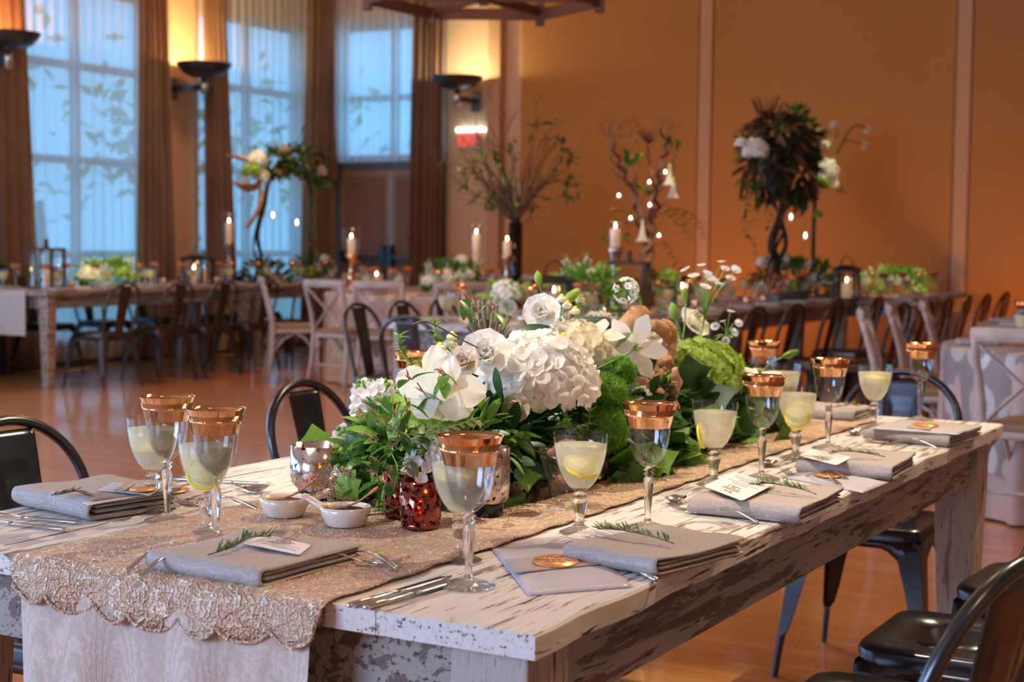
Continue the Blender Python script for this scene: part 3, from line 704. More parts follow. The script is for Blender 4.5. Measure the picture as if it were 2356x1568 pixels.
def petal(b,M_,L,w,mi=0,cup=.3,tip=0.0,ruf=0,ph=0,nu=5,nv=4,neck=.35):
    vs=[];fs=[]
    for i in range(nu+1):
        u=i/nu; ww=w*((neck+(1-neck)*math.sin(PI*min(1,u*.75)))*(1 if u<.75 else math.sqrt(max(.0,1-((u-.75)/.25)**2*(1-tip*.6)))*(1-tip*(u-.75)*3)))
        for j in range(nv+1):
            v=-1+2*j/nv; z=cup*L*(u*u)+cup*.5*w*v*v+ruf*L*math.sin(v*5+ph+u*3)*u
            vs.append((u*L,v*max(ww,.0004),z))
    for i in range(nu):
        for j in range(nv): a=i*(nv+1)+j; fs.append((a,a+1,a+nv+2,a+nv+1))
    b.add(vs,fs,mi,True,M_)
def hydrangea(b,c,rad,r,n=120,mi=0,fs=.017,lump=.12,hemi=-.35):
    c=Vector(c); ga=PI*(3-5**.5)
    for i in range(n):
        z=1-(1-hemi)*(i+.5)/n; q=math.sqrt(max(0,1-z*z)); a=i*ga
        d=Vector((q*math.cos(a),q*math.sin(a),z)); k=1+lump*noise.noise(d*2.3+c*5)
        p=c+Vector((d.x*rad[0],d.y*rad[1],d.z*rad[2]))*k*r.uniform(.93,1.05)
        dd=(d+rnd(r)*.35).normalized(); s=fs*r.uniform(.8,1.2); Mx=at(p,dd,r.uniform(0,6))
        for j in range(4): petal(b,Mx@Matrix.Rotation(j*PI/2,4,'Z')@Matrix.Rotation(-r.uniform(-.1,.45),4,'Y'),s,s*.62,mi,.12,0,.05,i,3,2,.45)
def ruffled(b,c,d,R,r,mi=0,mc=1,layers=((.95,6,.25),(.78,6,.75),(.55,5,1.05),(.35,4,1.25)),ctr=True):
    Mx=at(c,d,r.uniform(0,6))
    for k,(q,n,til) in enumerate(layers):
        for j in range(n):
            petal(b,Mx@Matrix.Rotation(2*PI*j/n+k*.5+r.uniform(-.1,.1),4,'Z')@Matrix.Rotation(-til,4,'Y'),R*q*(1 if k else 1.05),R*q*.55,mi,.12 if k==0 else .25,0,.07,j*2.1+k,6,6,.5)
    if ctr:
        for j in range(14):
            a=r.uniform(0,6); q=r.uniform(0,R*.16); b.ball(Mx@Vector((q*math.cos(a),q*math.sin(a),R*.22)),R*.06,6,4,mc)
def clematis(b,c,d,R,r,n=6,mi=0,mc=1,droop=.1):
    Mx=at(c,d,r.uniform(0,6))
    for j in range(n): petal(b,Mx@Matrix.Rotation(2*PI*j/n+r.uniform(-.12,.12),4,'Z')@Matrix.Rotation(r.uniform(-.1,.25)+droop,4,'Y'),R*r.uniform(.9,1.1),R*.25,mi,.05,1.0,.0,0,7,4,.3)
    for j in range(26):
        a=r.uniform(0,6); q=r.uniform(.03,.16)*R; b.tube([Mx@Vector((q*.3*math.cos(a),q*.3*math.sin(a),0)),Mx@Vector((q*math.cos(a),q*math.sin(a),R*.2))],R*.012,4,mc)
def stockflower(b,c,d,L,R,r,n=26,mi=0,mg=1):
    Mx=at(c,d)
    b.tube([Mx@Vector((0,0,-L*.6)),Mx@Vector((0,0,L))],.003,6,mg)
    for k in range(n):
        u=k/n; a=k*2.4; q=R*(1-.55*u); p=Mx@Vector((q*math.cos(a),q*math.sin(a),L*u)); dd=(frame(d)@Vector((math.cos(a),math.sin(a),.5))).normalized()
        if u<.85:
            s=R*.62*(1-.3*u)
            for j in range(4): petal(b,at(p,dd,j*PI/2+k)@Matrix.Rotation(-.5,4,'Y'),s,s*.6,mi,.3,0,.08,k+j,3,3,.4)
        else: b.ball(p,R*.22,6,5,mg)
def spiky(b,c,rad,r,n=1500,L=.02,w=.0011,mi=0):
    c=Vector(c)
    b.ball(c,1,12,8,mi,(rad[0]*.86,rad[1]*.86,rad[2]*.86))
    for _ in range(n):
        d=rnd(r); p=c+Vector((d.x*rad[0],d.y*rad[1],d.z*rad[2]))*.82; dd=(d+rnd(r)*.5).normalized(); l=L*r.uniform(.7,1.2)
        s=dd.cross(rnd(r)).normalized()*w; e=p+dd*l+Vector((0,0,-l*.15))
        b.add([p-s,p+s,e],[(0,1,2)],mi)
def astrantia(b,base,tips,r,mi=0,ms=1,mc=2,R=.016):
    base=Vector(base)
    for tp in tips:
        tp=Vector(tp); mid=base.lerp(tp,.55)+Vector((0,0,.012)); b.tube(catmull([base,mid,tp],5),.0013,5,ms)
        d=((tp-base).normalized()+rnd(r)*.4+Vector((0,0,.4))).normalized(); Mx=at(tp,d,r.uniform(0,6)); q=R*r.uniform(.8,1.15)
        for j in range(15): petal(b,Mx@Matrix.Rotation(2*PI*j/15,4,'Z')@Matrix.Rotation(-.25,4,'Y'),q,q*.15,mi,.1,1,.0,0,3,2,.4)
        for j in range(26):
            a=r.uniform(0,6); k=r.uniform(0,.5)*q; b.ball(Mx@Vector((k*math.cos(a),k*math.sin(a),q*.30-k*.3)),q*.07,5,4,mc if j%2 else mi)
def bud(b,p0,p1,R,mi=0,ms=1,stem=None):
    p0,p1=Vector(p0),Vector(p1); d=p1-p0; L=d.length; Mx=at(p0,d)
    b.lathe([(R*.25,0),(R*.8,L*.2),(R,L*.42),(R*.75,L*.75),(R*.1,L)],10,mi,Mx,True,.12,3)
    for j in range(5): leaf(b,Mx@Matrix.Rotation(j*1.256,4,'Z')@Matrix.Rotation(-1.35,4,'Y'),L*.6,R*.3,ms,-.1)
    if stem: b.tube(catmull([stem,(Vector(stem)+p0)/2+Vector((.004,0,.004)),p0],6),.0022,6,ms)
def knobwood(b,pts,rads,r,mi=0,n=12,k=7):
    P=catmull(pts,k); N_=len(P); vs=[];rr=[]
    for i in range(N_):
        u=i/(N_-1)*(len(rads)-1); a=int(min(u,len(rads)-2)); f=u-a; rr.append((rads[a]*(1-f)+rads[a+1]*f)*(1+.22*noise.noise(P[i]*38)))
    s=len(b.v); b.tube(P,rr,n,mi)
    for i in range(s,len(b.v)):
        v=b.v[i]; b.v[i]=v+Vector((noise.noise(v*70),noise.noise(v*70+Vector((9,0,0))),noise.noise(v*70+Vector((0,9,0)))))*.0035
def branch(b,p,d,L,rad,r,depth,mi=0,bend=.35,leafs=None,spread=.6,nseg=5,lm=1,LL=.05,droop=0,tips=None):
    pts=[Vector(p)]; dd=Vector(d).normalized()
    for i in range(nseg):
        dd=(dd+rnd(r)*bend+Vector((0,0,-droop))).normalized(); pts.append(pts[-1]+dd*L/nseg)
    b.tube(pts,[rad*(1-.6*i/nseg) for i in range(nseg+1)],5,mi)
    if tips is not None: tips.append(pts[-1])
    if leafs:
        for i in range(1,nseg+1):
            if r.random()<leafs:
                d2=(rnd(r)+dd*.5+Vector((0,0,-.3))).normalized()
                leaf(b,Matrix.Translation(pts[i])@d2.to_track_quat('X','Z').to_matrix().to_4x4(),LL*r.uniform(.7,1.3),LL*.22,lm,.3,3)
    if depth>0:
        for k in range(r.choice((2,3)) if depth>1 else 3):
            i=r.randint(1,nseg); d2=(dd+rnd(r)*spread).normalized()
            branch(b,pts[i],d2,L*r.uniform(.5,.75),rad*.55,r,depth-1,mi,bend,leafs,spread,nseg,lm,LL,droop,tips)
def sprig(name,label,p0,p1,r,L=.020,n=60,lift=.012,mat=None,grp=None):
    """rosemary sprig lying from p0 to p1"""
    p0,p1=Vector(p0),Vector(p1); t=bpy.data.objects.new(name,None); COL.objects.link(t); t.location=p0; tag(t,label,'herb sprig',grp)
    q1=p1-p0; s=q1.cross(Vector((0,0,1))).normalized()
    P=catmull([Vector((0,0,0)),q1*.35+s*.006+Vector((0,0,lift*.3)),q1*.7-s*.004+Vector((0,0,lift*.5)),q1],6)
    MB().tube(P,[.0013]*len(P),5).build('stem',M['brun'],t)
    b=MB()
    for i in range(n):
        u=r.uniform(.06,1)*(len(P)-1); k=int(min(u,len(P)-2)); p=P[k].lerp(P[k+1],u-k); tt=(P[k+1]-P[k]).normalized()
        d=(tt*1.0+s*r.uniform(-.9,.9)+Vector((0,0,r.uniform(.0,.8)))).normalized()
        leaf(b,Matrix.Translation(p)@d.to_track_quat('X','Z').to_matrix().to_4x4(),L*r.uniform(.7,1.15),.0016,r.randrange(2),r.uniform(-.2,.2),3,.5)
    b.build('needles',[M['green'],M['ggreen']],t); return t
# ---------------------------------------------------------------- tables and chairs
TZ=.76
farm_table('whitewashed farm table with peeling paint filling the foreground',-2.10,-.885,1.64,4.28,TZ,M['table'],M['tleg'],M['apron'],leg=.115,ap=.115,seed=3)
farm_table('long worn farm table at the left, in front of the tall windows',-10.22,-9.27,8.87,11.5,.785,M['btable'],M['btable'],M['apron'],leg=.10,seed=5)
farm_table('farm table in the left row, further end hidden behind the cross-back chairs',-10.22,-9.27,11.53,14.1,.785,M['btable'],M['btable'],M['apron'],leg=.10,seed=6)
farm_table('grey farm table end showing behind the centrepiece, beside dark metal chairs',-4.80,-3.74,7.05,9.6,.78,M['table'],M['tleg'],M['apron'],seed=7)
farm_table('middle farm table of the right-hand row, under the tall rust arrangement',-4.80,-3.74,9.63,12.2,.78,M['btable'],M['btable'],M['apron'],seed=8)
farm_table('farthest farm table of the right-hand row, near the back wall',-4.34,-3.24,12.25,14.45,.785,M['btable'],M['btable'],M['apron'],seed=9)
def ringcloth(name,c,c2):
    a=N(name); t=a.n('ShaderNodeTexCoord'); sp=a.n('ShaderNodeSeparateXYZ'); a.l(t.outputs['Object'],sp.inputs[0])
    at_=a.n('ShaderNodeMath',operation='ARCTAN2'); a.l(sp.outputs[1],at_.inputs[0]); a.l(sp.outputs[0],at_.inputs[1])
    mu=a.n('ShaderNodeMath',operation='MULTIPLY'); a.l(at_.outputs[0],mu.inputs[0]); mu.inputs[1].default_value=.85
    cb=a.n('ShaderNodeCombineXYZ'); a.l(mu.outputs[0],cb.inputs[0]); a.l(sp.outputs[2],cb.inputs[1])
    v=a.n('ShaderNodeTexVoronoi'); a.l(cb.outputs[0],v.inputs['Vector']); v.inputs['Scale'].default_value=4.2; v.inputs['Randomness'].default_value=.35
    f=a.ramp(v.outputs[0],[(.0,0.0),(.20,0.0),(.215,1.0),(.40,1.0),(.415,0.0)]); col=a.mix(f,c,c2)
    return a.surf(a.pr(col,a.mix(f,(.55,.55,.55),(.28,.28,.28))).outputs[0])
M['ring1']=ringcloth('ring_cloth_cream',(.50,.34,.24),(.70,.53,.40)); M['ring2']=ringcloth('ring_cloth_grey',(.27,.21,.20),(.50,.42,.38))
M['satin1']=simple('peach_satin',(.68,.38,.20),.35); M['satin2']=simple('rose_satin',(.52,.34,.28),.4)
round_table('round table with cream ring-patterned cloth among cross-back chairs, mid left','mid-left round table',-7.30,11.50,.95,.76,M['ring1'],M['satin1'])
round_table('round table with ring-patterned cloth cut by the right edge of the photo','round table at the right edge',-1.13,7.72,.76,.76,M['ring2'],M['satin2'])
round_table('round table behind the one at the right edge','round table behind the right-edge one',-1.42,9.72,.76,.76,M['ring2'],M['satin2'])
CH=metal_chair('metal_chair','gunmetal chair at the left edge of the photo, cut by the frame',M['gun']); CH.location=(-2.22,2.27,0); CH.rotation_euler=(0,0,-PI/2)
freeze(CH)
def chair(x,y,rz,label,group=None): return dup(CH,(x,y,0),rz,label,None,group)
chair(-2.24,3.30,-PI/2,'gunmetal chair behind the gold-rimmed glasses, splat and full hoop visible')
chair(-2.20,4.05,-PI/2,'gunmetal chair mostly hidden by the left end of the centrepiece')
chair(-1.27,4.40,PI,'gunmetal chair at the far head of the foreground table')
chair(-.64,2.00,PI/2-.22,'nearest gunmetal chair, its hoop crossing the lower right corner')
chair(-.71,2.58,PI/2,'gunmetal chair whose seat corner shows at the bottom edge, right')
chair(-.71,3.14,PI/2,'gunmetal chair with glossy rolled seat edge, lower right')
chair(-.66,3.76,PI/2-.05,'gunmetal chair farthest along the right side of the foreground table')
CB=metal_chair('metal_chair','bronzed metal chair nearest the left table corner, facing the windows',M['gunb'])
CB.location=(-9.13,9.33,0); CB.rotation_euler=(0,0,PI/2); freeze(CB)
for i,(px,l) in enumerate(((401,'second'),(505,'third'),(600,'fourth'),(700,'fifth'))):
    dup(CB,(-9.13,onX(px,645,-8.95).y,0),PI/2+R0.uniform(-.06,.06),'bronzed metal chair, %s from the left along the near side of the left table'%l)
g='dark metal chairs on the window side of the left table'
for y in (9.95,10.65,11.35,12.1,12.9): dup(CH,(-10.40,y,0),-PI/2+R0.uniform(-.08,.08),'dark metal chair on the window side of the left table',None,g)
dup(CB,(-9.85,8.35,0),0,'dark metal chair at the near head of the left table, cut by the photo edge')
for px,l in ((855,'nearest of the dark chairs left of the grey table end'),(955,'second of the dark chairs left of the grey table end'),(1045,'third of the dark chairs left of the grey table end')):
    dup(CB,(-4.98,onX(px,700,-5.15).y,0),-PI/2,'bronzed metal chair, '+l)
g='metal chairs hidden behind the centrepiece'
for y in (9.2,9.9,10.6,11.3,12.0): dup(CB,(-4.98,y,0),-PI/2,'dark metal chair on the left side of the right-hand table row, behind the centrepiece',None,g)
dup(CH,(-4.22,6.66,0),0,'dark metal chair backing the camera at the grey table end')
g='dark metal chairs in a row on the near side of the right-hand tables'
ws=('first','second','third','fourth','fifth','sixth','seventh','eighth','ninth','tenth')
for i,px in enumerate((1650,1722,1812,1905,2000)):
    dup(CB,(-3.5,onX(px,700,-3.3).y,0),PI/2+R0.uniform(-.07,.07),'dark metal chair, %s from the left in the long row at the right'%ws[i],None,g)
for i,px in enumerate((2060,2114,2162,2208,2252,2296)):
    dup(CB,(-3.0,onX(px,665,-2.8).y,0),PI/2+R0.uniform(-.1,.1),'dark metal chair number %s counted from the right end of the long row'%('six','five','four','three','two','one')[i],None,g)
XC=cross_chair('cross_back_chair','pale wooden cross-back chair backing the right-edge round table, nearest of that group')
XC.location=(-1.26,6.84,0); XC.rotation_euler=(0,0,-.15); freeze(XC)
def xc(x,y,rz,l): dup(XC,(x,y,0),rz,'pale wooden cross-back chair, '+l)
for (px,py),l in (((1988,712),'left one of the three behind the gold-rimmed glasses at right'),((2052,702),'middle one of the three behind the gold-rimmed glasses at right'),((2128,694),'right one of the three behind the gold-rimmed glasses at right')):
    p=onZ(px,py,.89); rz=-1.35; xc(p.x+.28*math.sin(-rz),p.y+.28*math.cos(rz),rz,l)
cx,cy=-7.30,11.50
for ang,l in ((-78,'at the left end of the mid-left round table, turned sideways'),(-38,'first of three backing the camera at the mid-left round table'),(-16,'second of three backing the camera at the mid-left round table'),(12,'third of three backing the camera, its rail behind a gold-rimmed glass'),(150,'far side of the mid-left round table, rail under the hurricane candle'),(180,'far side of the mid-left round table, middle rail'),(210,'far side of the mid-left round table, right-hand rail')):
    a=math.radians(ang); d=Vector((math.sin(a),-math.cos(a))); A2=.515
    w=Vector((d.x*math.cos(A2)-d.y*math.sin(A2),d.x*math.sin(A2)+d.y*math.cos(A2))); rz=math.atan2(w.x,-w.y)
    R_=1.10 if abs(ang)<60 else 1.22; xc(cx+w.x*R_,cy+w.y*R_,rz,l)
# dark case and hanging runner by the left table
t=thing('equipment_case','black padded equipment case behind the left table at the photo edge','case',(-10.62,9.35,0),0)
MB().box(-.10,.10,-.32,.26,.0,.98).build('case_body',simple('black_padding',(.01,.01,.012),.8),t,bevel=.03); MB().box(-.105,.105,-.325,.265,.80,.82).build('lid_seam',M['dsteel'],t)
b=MB(); x0,x1=-10.02,-9.50
b.grid(lambda u,v:(x0+(x1-x0)*u,11.4-(11.4-8.86)*min(1,v*1.25) - (.006 if v>.8 else 0),.7875+.001*math.sin(u*20) if v<=.8 else .7875-(v-.8)*5*.36),10,30)
tag(b.build('table_runner',M['runner']),'pale linen runner hanging off the left table end at the photo edge','table runner')
# ---------------------------------------------------------------- runner and lace on the foreground table
X0,X1,YN=-1.755,-1.215,1.633
def run(u,v):
    x=X0+(X1-X0)*u; L=2.55; s=v*(L+.62)
    if s<L: return (x+.004*noise.noise((x*3,s*3,1)),4.18-s,TZ+.0022+.0012*noise.noise((x*14,s*6,0)))
    d=s-L; k=min(1,d/.02); fl=.014*math.sin(x*26+1)+.008*math.sin(x*61); o=min(1,d*5)
    return (x-.012*d,YN-.006-.006*k-fl*o*.9-.01*d,TZ+.0022-d)
tag(MB().grid(run,40,150).build('table_runner',M['runner']),'long shimmering beige linen runner hanging over the near end of the foreground table','table runner')
b=MB()
def lc(u,v):
    e=0
    x=X0-.012+(X1-X0+.024)*u; L=2.49; s=v*(L+.075); 
    sc=abs(math.sin(u*PI*7.0))**.7; sc2=abs(math.sin(v*PI*22))
    if u==0 or u==1: x+= (-1 if u==0 else 1)*.006*sc2
    if s<=L: return (x,4.12-s,TZ+.0052+.0022*noise.noise((x*26,s*26,2)))
    d=(s-L)*(0.72+.28*sc)*(.8+.2*(1-abs(u*2-1)**2)); k=min(1,d/.02)
    return (x,YN-.010-.010*k-.012*math.sin(x*40)*min(1,d*12),TZ+.0052-d+ .003*k)
b.grid(lc,110,200); tag(b.build('lace_overlay',M['lace'],solid=.0015),'gold embroidered lace overlay with scalloped end on the beige runner','lace overlay')
ed=MB()
for k in range(7):   # corded scallops along the hanging lace end
    u0=k/7; P=[]
    for j in range(13): P.append(Vector(lc(u0+j/84,1.0))+Vector((0,-.002,-.002)))
    ed.tube(P,.003,6)
o=ed.build('corded_edge',M['lace']); o.parent=[q for q in COL.objects if q.name=='lace_overlay'][0]
# ---------------------------------------------------------------- cutlery
def strip(b,L,wf,zf,n=30,th=.0016,mi=0):
    vs=[]
    rings=[]
    for i in range(n+1):
        u=i/n; w=wf(u); z=zf(u); rings.append([(u*L,-w,z),(u*L,-w*.5,z+th),(u*L,w*.5,z+th),(u*L,w,z),(u*L,0,z-th*.5)])
    loft(b,rings,mi)
def mk_fork():
    b=MB(); L=.135
    strip(b,L,lambda u:.0062-.0042*min(1,u*1.3) if u<.8 else .002+.0085*((u-.8)/.2),lambda u:.003+.016*math.sin(PI*min(1,u*1.05))**1.3)
    for k in range(4):
        y=-.0087+.0058*k; b.tube([(L-.002,y*.8,.0055),(L+.018,y,.0035),(L+.038,y,.005),(L+.058,y,.013)],[.0022,.0014,.0013,.0007],6)
    return b
def mk_spoon():
    b=MB(); L=.13
    strip(b,L,lambda u:.0062-.0040*min(1,u*1.2),lambda u:.003+.012*math.sin(PI*u))
    b.grid(lambda u,v:(L-.004+.058*u,(v*2-1)*.019*math.sin(PI*(u*.9+.08))**.75,.002+.009*((v*2-1)**2)*math.sin(PI*u)**.5+.009*(u*2-1)**2),12,8)
    return b
def mk_knife():
    b=MB()
    loft(b,[[(x,y*k,.004+z*k) for y,z in((-.0065,0),(-.003,.0035),(.003,.0035),(.0065,0),(.003,-.0035),(-.003,-.0035))] for x,k in((0,.5),(.004,1),(.06,.85),(.10,.6),(.104,.8))])
    loft(b,[[(x,-w,.004),(x,0,.0048),(x,w*1.1,.004),(x,0,.0032)] for x,w in((.103,.005),(.12,.009),(.18,.0095),(.215,.008),(.228,.002))])
    return b
CUT={}
def cutlery(kind,p0,p1,label,z=TZ,group=None,tilt=0):
    a,b=onZ(*p0,z+.004),onZ(*p1,z+.004); d=b-a
    if kind not in CUT:
        CUT[kind]={'fork':mk_fork,'spoon':mk_spoon,'knife':mk_knife}[kind]().mesh(kind,M['cutl'])
    o=bpy.data.objects.new(kind,CUT[kind]); COL.objects.link(o); o.location=(a.x,a.y,z+.0005); o.rotation_euler=(tilt,0,math.atan2(d.y,d.x))
    if kind!='knife': 
        pass
    return tag(o,label,kind,group)
# (handle end pixel, tip pixel)
cutlery('knife',(800,1394),(1005,1334),'upper of the two steel knives lying side by side in front of the nearest glass')
cutlery('knife',(838,1398),(1040,1338),'lower of the two steel knives lying side by side in front of the nearest glass')
cutlery('knife',(-60,1178),(160,1199),'far one of the two knives at the left edge of the table',TZ)
cutlery('knife',(-85,1190),(122,1213),'near one of the two knives at the left edge of the table',TZ)
cutlery('fork',(288,1312),(492,1250),'fork under the front napkin, its tines above the napkin edge',TZ+.006)
cutlery('fork',(318,1326),(540,1252),'second fork under the front napkin, next to the rosemary',TZ+.006)
cutlery('fork',(640,1290),(888,1293),'fork right of the front napkin, tines on the lace',TZ+.007)
cutlery('spoon',(915,1306),(760,1262),'spoon with shiny bowl right of the front napkin',TZ+.007)
cutlery('fork',(560,1160),(405,1148),'fork behind the front gold-rimmed glass, tines to the left',TZ)
cutlery('fork',(600,1172),(430,1156),'fork nearest the lace behind the front gold-rimmed glass',TZ)
cutlery('spoon',(430,1150),(598,1128),'spoon with round bowl behind the gold-rimmed glasses',TZ)
cutlery('knife',(380,1100),(555,1108),'knife lying along the left table edge behind the glasses',TZ)
cutlery('fork',(1800,1196),(1562,1146),'upper fork in front of the napkin with the clear menu card',TZ+.001)
cutlery('fork',(1745,1200),(1545,1168),'lower fork in front of the napkin with the clear menu card',TZ)
cutlery('spoon',(1640,1128),(1535,1158),'spoon left of the napkin with the clear menu card',TZ)
cutlery('knife',(1512,1334),(1380,1270),'knife under the second napkin, handle end showing near the sealed envelope',TZ)
cutlery('knife',(1680,1252),(1500,1240),'far knife handle sticking out right of the second napkin',TZ)
cutlery('knife',(1662,1262),(1490,1250),'near knife handle sticking out right of the second napkin',TZ)
cutlery('spoon',(1845,1052),(1762,1070),'dark-looking spoon between the second gold glass and third napkin',TZ)
cutlery('fork',(1960,1110),(1790,1068),'fork left of the third napkin, tines up',TZ)
cutlery('fork',(1940,1118),(1770,1080),'second fork left of the third napkin',TZ)
cutlery('spoon',(2030,985),(1950,1000),'dark spoon in front of the far goblet',TZ)
cutlery('fork',(2180,1026),(2000,1004),'fork in front of the farthest right napkin',TZ)
cutlery('fork',(2160,1030),(1985,1012),'second fork in front of the farthest right napkin',TZ)
cutlery('spoon',(1950,945),(1860,975),'spoon beside the folded napkin at the far head of the table',TZ)
# ---------------------------------------------------------------- napkins
def napkin(c,rz,lx,ly,h,label,seed,pocket=.45,group=None,curl=.0):
    t=thing('folded_napkin',label,'napkin',(c[0],c[1],TZ+.002),rz,group); r=random.Random(seed)
    def slab(x0,x1,y0,y1,z0,z1,ns=26,amp=.0018):
        rings=[]; hh=(z1-z0)/2; zc=(z0+z1)/2
        for i in range(ns+1):
            u=i/ns; x=x0+(x1-x0)*u; e=min(1,min(u,1-u)*9+.25)**.5; ring=[]
            prof=[]
            for k in range(9): a=-PI/2-PI*k/8; prof.append((y0+hh+hh*math.cos(a),hh*math.sin(a)))
            for k in range(1,8): yy=y0+hh+(y1-y0-2*hh)*k/8; prof.append((yy,hh))
            for k in range(9): a=PI/2-PI*k/8; prof.append((y1-hh+hh*math.cos(a),hh*math.sin(a)))
            for k in range(1,8): yy=y1-hh-(y1-y0-2*hh)*k/8; prof.append((yy,-hh))
            for yy,zz in prof:
                nz=noise.noise((x*22,yy*22,seed+z0*90))*amp*2
                ring.append((x+noise.noise((yy*30,seed,z0*50))*.003*(1 if u in(0,1) else 0),yy+noise.noise((x*17,seed+zz*99,z0*70))*.0025,zc+zz*e+nz+curl*max(0,yy/ly)))
            rings.append(ring)
        return rings
    def wrap(x0,x1,y0,y1,h0,th,ns=30,sx=0):
        rings=[]; R=(h0-th)/2; 
        path=[(y1-.004*k,th/2,0,1) for k in (0,)]
        path=[]
        for k in range(10): u=k/9; path.append((y1+(y0+R-y1)*u,th/2))
        for k in range(1,10): a=-PI/2-PI*k/10; path.append((y0+R+R*math.cos(a),th/2+R+R*math.sin(a)))
        for k in range(10): u=k/9; path.append((y0+R+(y1-y0-R)*u,h0-th/2))
        n=len(path)
        for i in range(ns+1):
            u=i/ns; x=x0+(x1-x0)*u; e=min(1,min(u,1-u)*10+.2)**.5; A_=[];B_=[]
            for k,(yy,zz) in enumerate(path):
                pa,pb=path[max(k-1,0)],path[min(k+1,n-1)]; ty,tz=pb[0]-pa[0],pb[1]-pa[1]; L=math.hypot(ty,tz); ny,nz=-tz/L,ty/L
                sag=.0035*noise.noise((x*16,yy*14,seed))*(1 if zz>h0*.5 else .2)+.0012*noise.noise((x*50,yy*50,seed))
                if zz>h0*.5: sag-= .0035*math.sin(PI*min(1,max(0,(yy-y0)/(y1-y0))))*.8
                wv=.004*noise.noise((x*11,seed,zz*40)); w=th/2*e; xx=x+(.005*noise.noise((yy*18,zz*60,seed+i)) if i in(0,ns) else 0)
                A_.append((xx,yy+ny*w+wv,zz+nz*w+sag)); B_.append((xx,yy-ny*w+wv,zz-nz*w+sag))
            rings.append(A_+B_[::-1])
        return rings
    th=h*.26
    b=MB(); loft(b,slab(-lx/2+.004,lx/2-.001,-ly/2+h*.45,ly/2-.003,th*1.05,th*1.95,amp=.001),0); b.build('inner_layer',M['napkin'],t)
    b=MB(); loft(b,slab(-lx/2+.006,lx/2-.004,-ly/2+h*.5,ly/2-.001,th*1.95,th*2.8,amp=.001),0); b.build('inner_layer',M['napkin'],t)
    b=MB(); loft(b,wrap(-lx/2,lx/2,-ly/2,ly/2,h,th)); b.build('outer_fold',M['napkin'],t)
    if pocket:
        b=MB(); loft(b,wrap(-lx/2+lx*pocket,lx/2+.0015,-ly/2-.002,ly/2+.001,h+.003,th*.6)); b.build('pocket_flap',M['napkin'],t).location.z=-.0008
    return t
napkin((-1.425,1.765),-.05,.215,.225,.030,'folded taupe napkin on the lace with rosemary, nearest the camera',11,0)
napkin((-1.985,2.01),-.20,.235,.19,.036,'folded pale napkin with rosemary at the left edge of the table',12,.5)
napkin((-.955,2.135),-.22,.175,.225,.028,'folded taupe napkin partly under the copper-sealed envelope',13,0)
napkin((-.962,2.645),.0,.205,.245,.030,'folded linen napkin with clear menu card, middle of the right table side',14,.42)
napkin((-.968,3.205),.05,.20,.225,.030,'folded linen napkin third along the right side, by the small hidden envelope',15,.5)
napkin((-.99,3.83),-.08,.215,.25,.028,'farthest napkin on the right side, topped by a sealed envelope',16,.35)
napkin((-1.34,4.13),.03,.21,.16,.034,'stacked grey napkin at the far head of the foreground table',17,0)
# ---------------------------------------------------------------- cards, envelopes
def polyslab(name,pts,z,h,mat,parent,off):
    P=[onZ(px,py,z) for px,py in pts]
    return MB().prism([(p.x-off[0],p.y-off[1]) for p in P][::-1],z-off[2],z-off[2]+h,0).build(name,mat,parent)
def card(label,A,B,C,D,z,ink=True,rot=0):
    a,b,c,d=[onZ(*q,z) for q in(A,B,C,D)]
    t=thing('menu_card',label,'menu card',(a.x,a.y,z)); o=(a.x,a.y)
    ux,uy=(b-a),(d-a); pts=[]
    r=.07
    for (p,q,s) in ((a,b,d),(b,c,a),(c,d,b),(d,a,c)):
        e1=(s-p); e2=(q-p)
        for k in range(4):
            f=k/3; w1=(1-math.sin(f*PI/2))*r; w2=(1-math.cos(f*PI/2))*r; pts.append(p+e1*w1+e2*w2)
    MB().prism([(p.x-o[0],p.y-o[1]) for p in pts],0,.0009).build('card_stock',M['card'],t)
    if ink:
        b_=MB(); L=uy; S=ux   # text rows run across S; rows advance along L
        def row(l,s0,s1,w=.006,seg=1,gap=.25):
            for i in range(seg):
                f0=s0+(s1-s0)*i/seg; f1=s0+(s1-s0)*(i+1-gap)/seg if seg>1 else s1
                q=[L*l+S*f0,L*(l+w)+S*f0,L*(l+w)+S*f1,L*l+S*f1]; b_.add([(v.x,v.y,.00125) for v in q],[(0,1,2,3)],0,False)
        for l,s0,s1,w,seg in ink if isinstance(ink,list) else (): row(l,s0,s1,w,seg)
        b_.build('printed_lines',M['ink'],t)
    return t
INK=[(.10,.38,.44,.06,1),(.10,.47,.49,.06,1),(.10,.53,.55,.06,1),(.12,.49,.57,.015,1),(.20,.26,.74,.008,1),(.225,.30,.70,.035,6),(.28,.26,.74,.008,1),(.30,.36,.38,.09,1),(.30,.62,.64,.09,1),(.31,.44,.56,.03,3),(.36,.42,.58,.02,3),(.39,.38,.62,.008,1),
     (.50,.30,.70,.022,11),(.58,.10,.90,.018,24),(.68,.34,.66,.022,9),(.75,.16,.84,.018,22),(.81,.12,.88,.018,24),(.89,.38,.62,.018,8)]
card('clear pinkish menu card slanting across the middle right napkin',(1708,1152),(1618,1118),(1690,1086),(1782,1114),TZ+.0385,INK)
card('menu card tucked between the envelope and the second napkin',(1384,1262),(1298,1236),(1388,1202),(1470,1226),TZ+.012,INK)
card('menu card tucked into the third napkin on the right side',(1925,1070),(1838,1048),(1868,1033),(1960,1052),TZ+.037,INK)
card('pale menu card under the rosemary on the front napkin',(716,1254),(608,1229),(560,1250),(690,1276),TZ+.0325,INK)
card('menu card edge tucked inside the left napkin',(318,1128),(188,1156),(205,1162),(330,1140),TZ+.034,None)
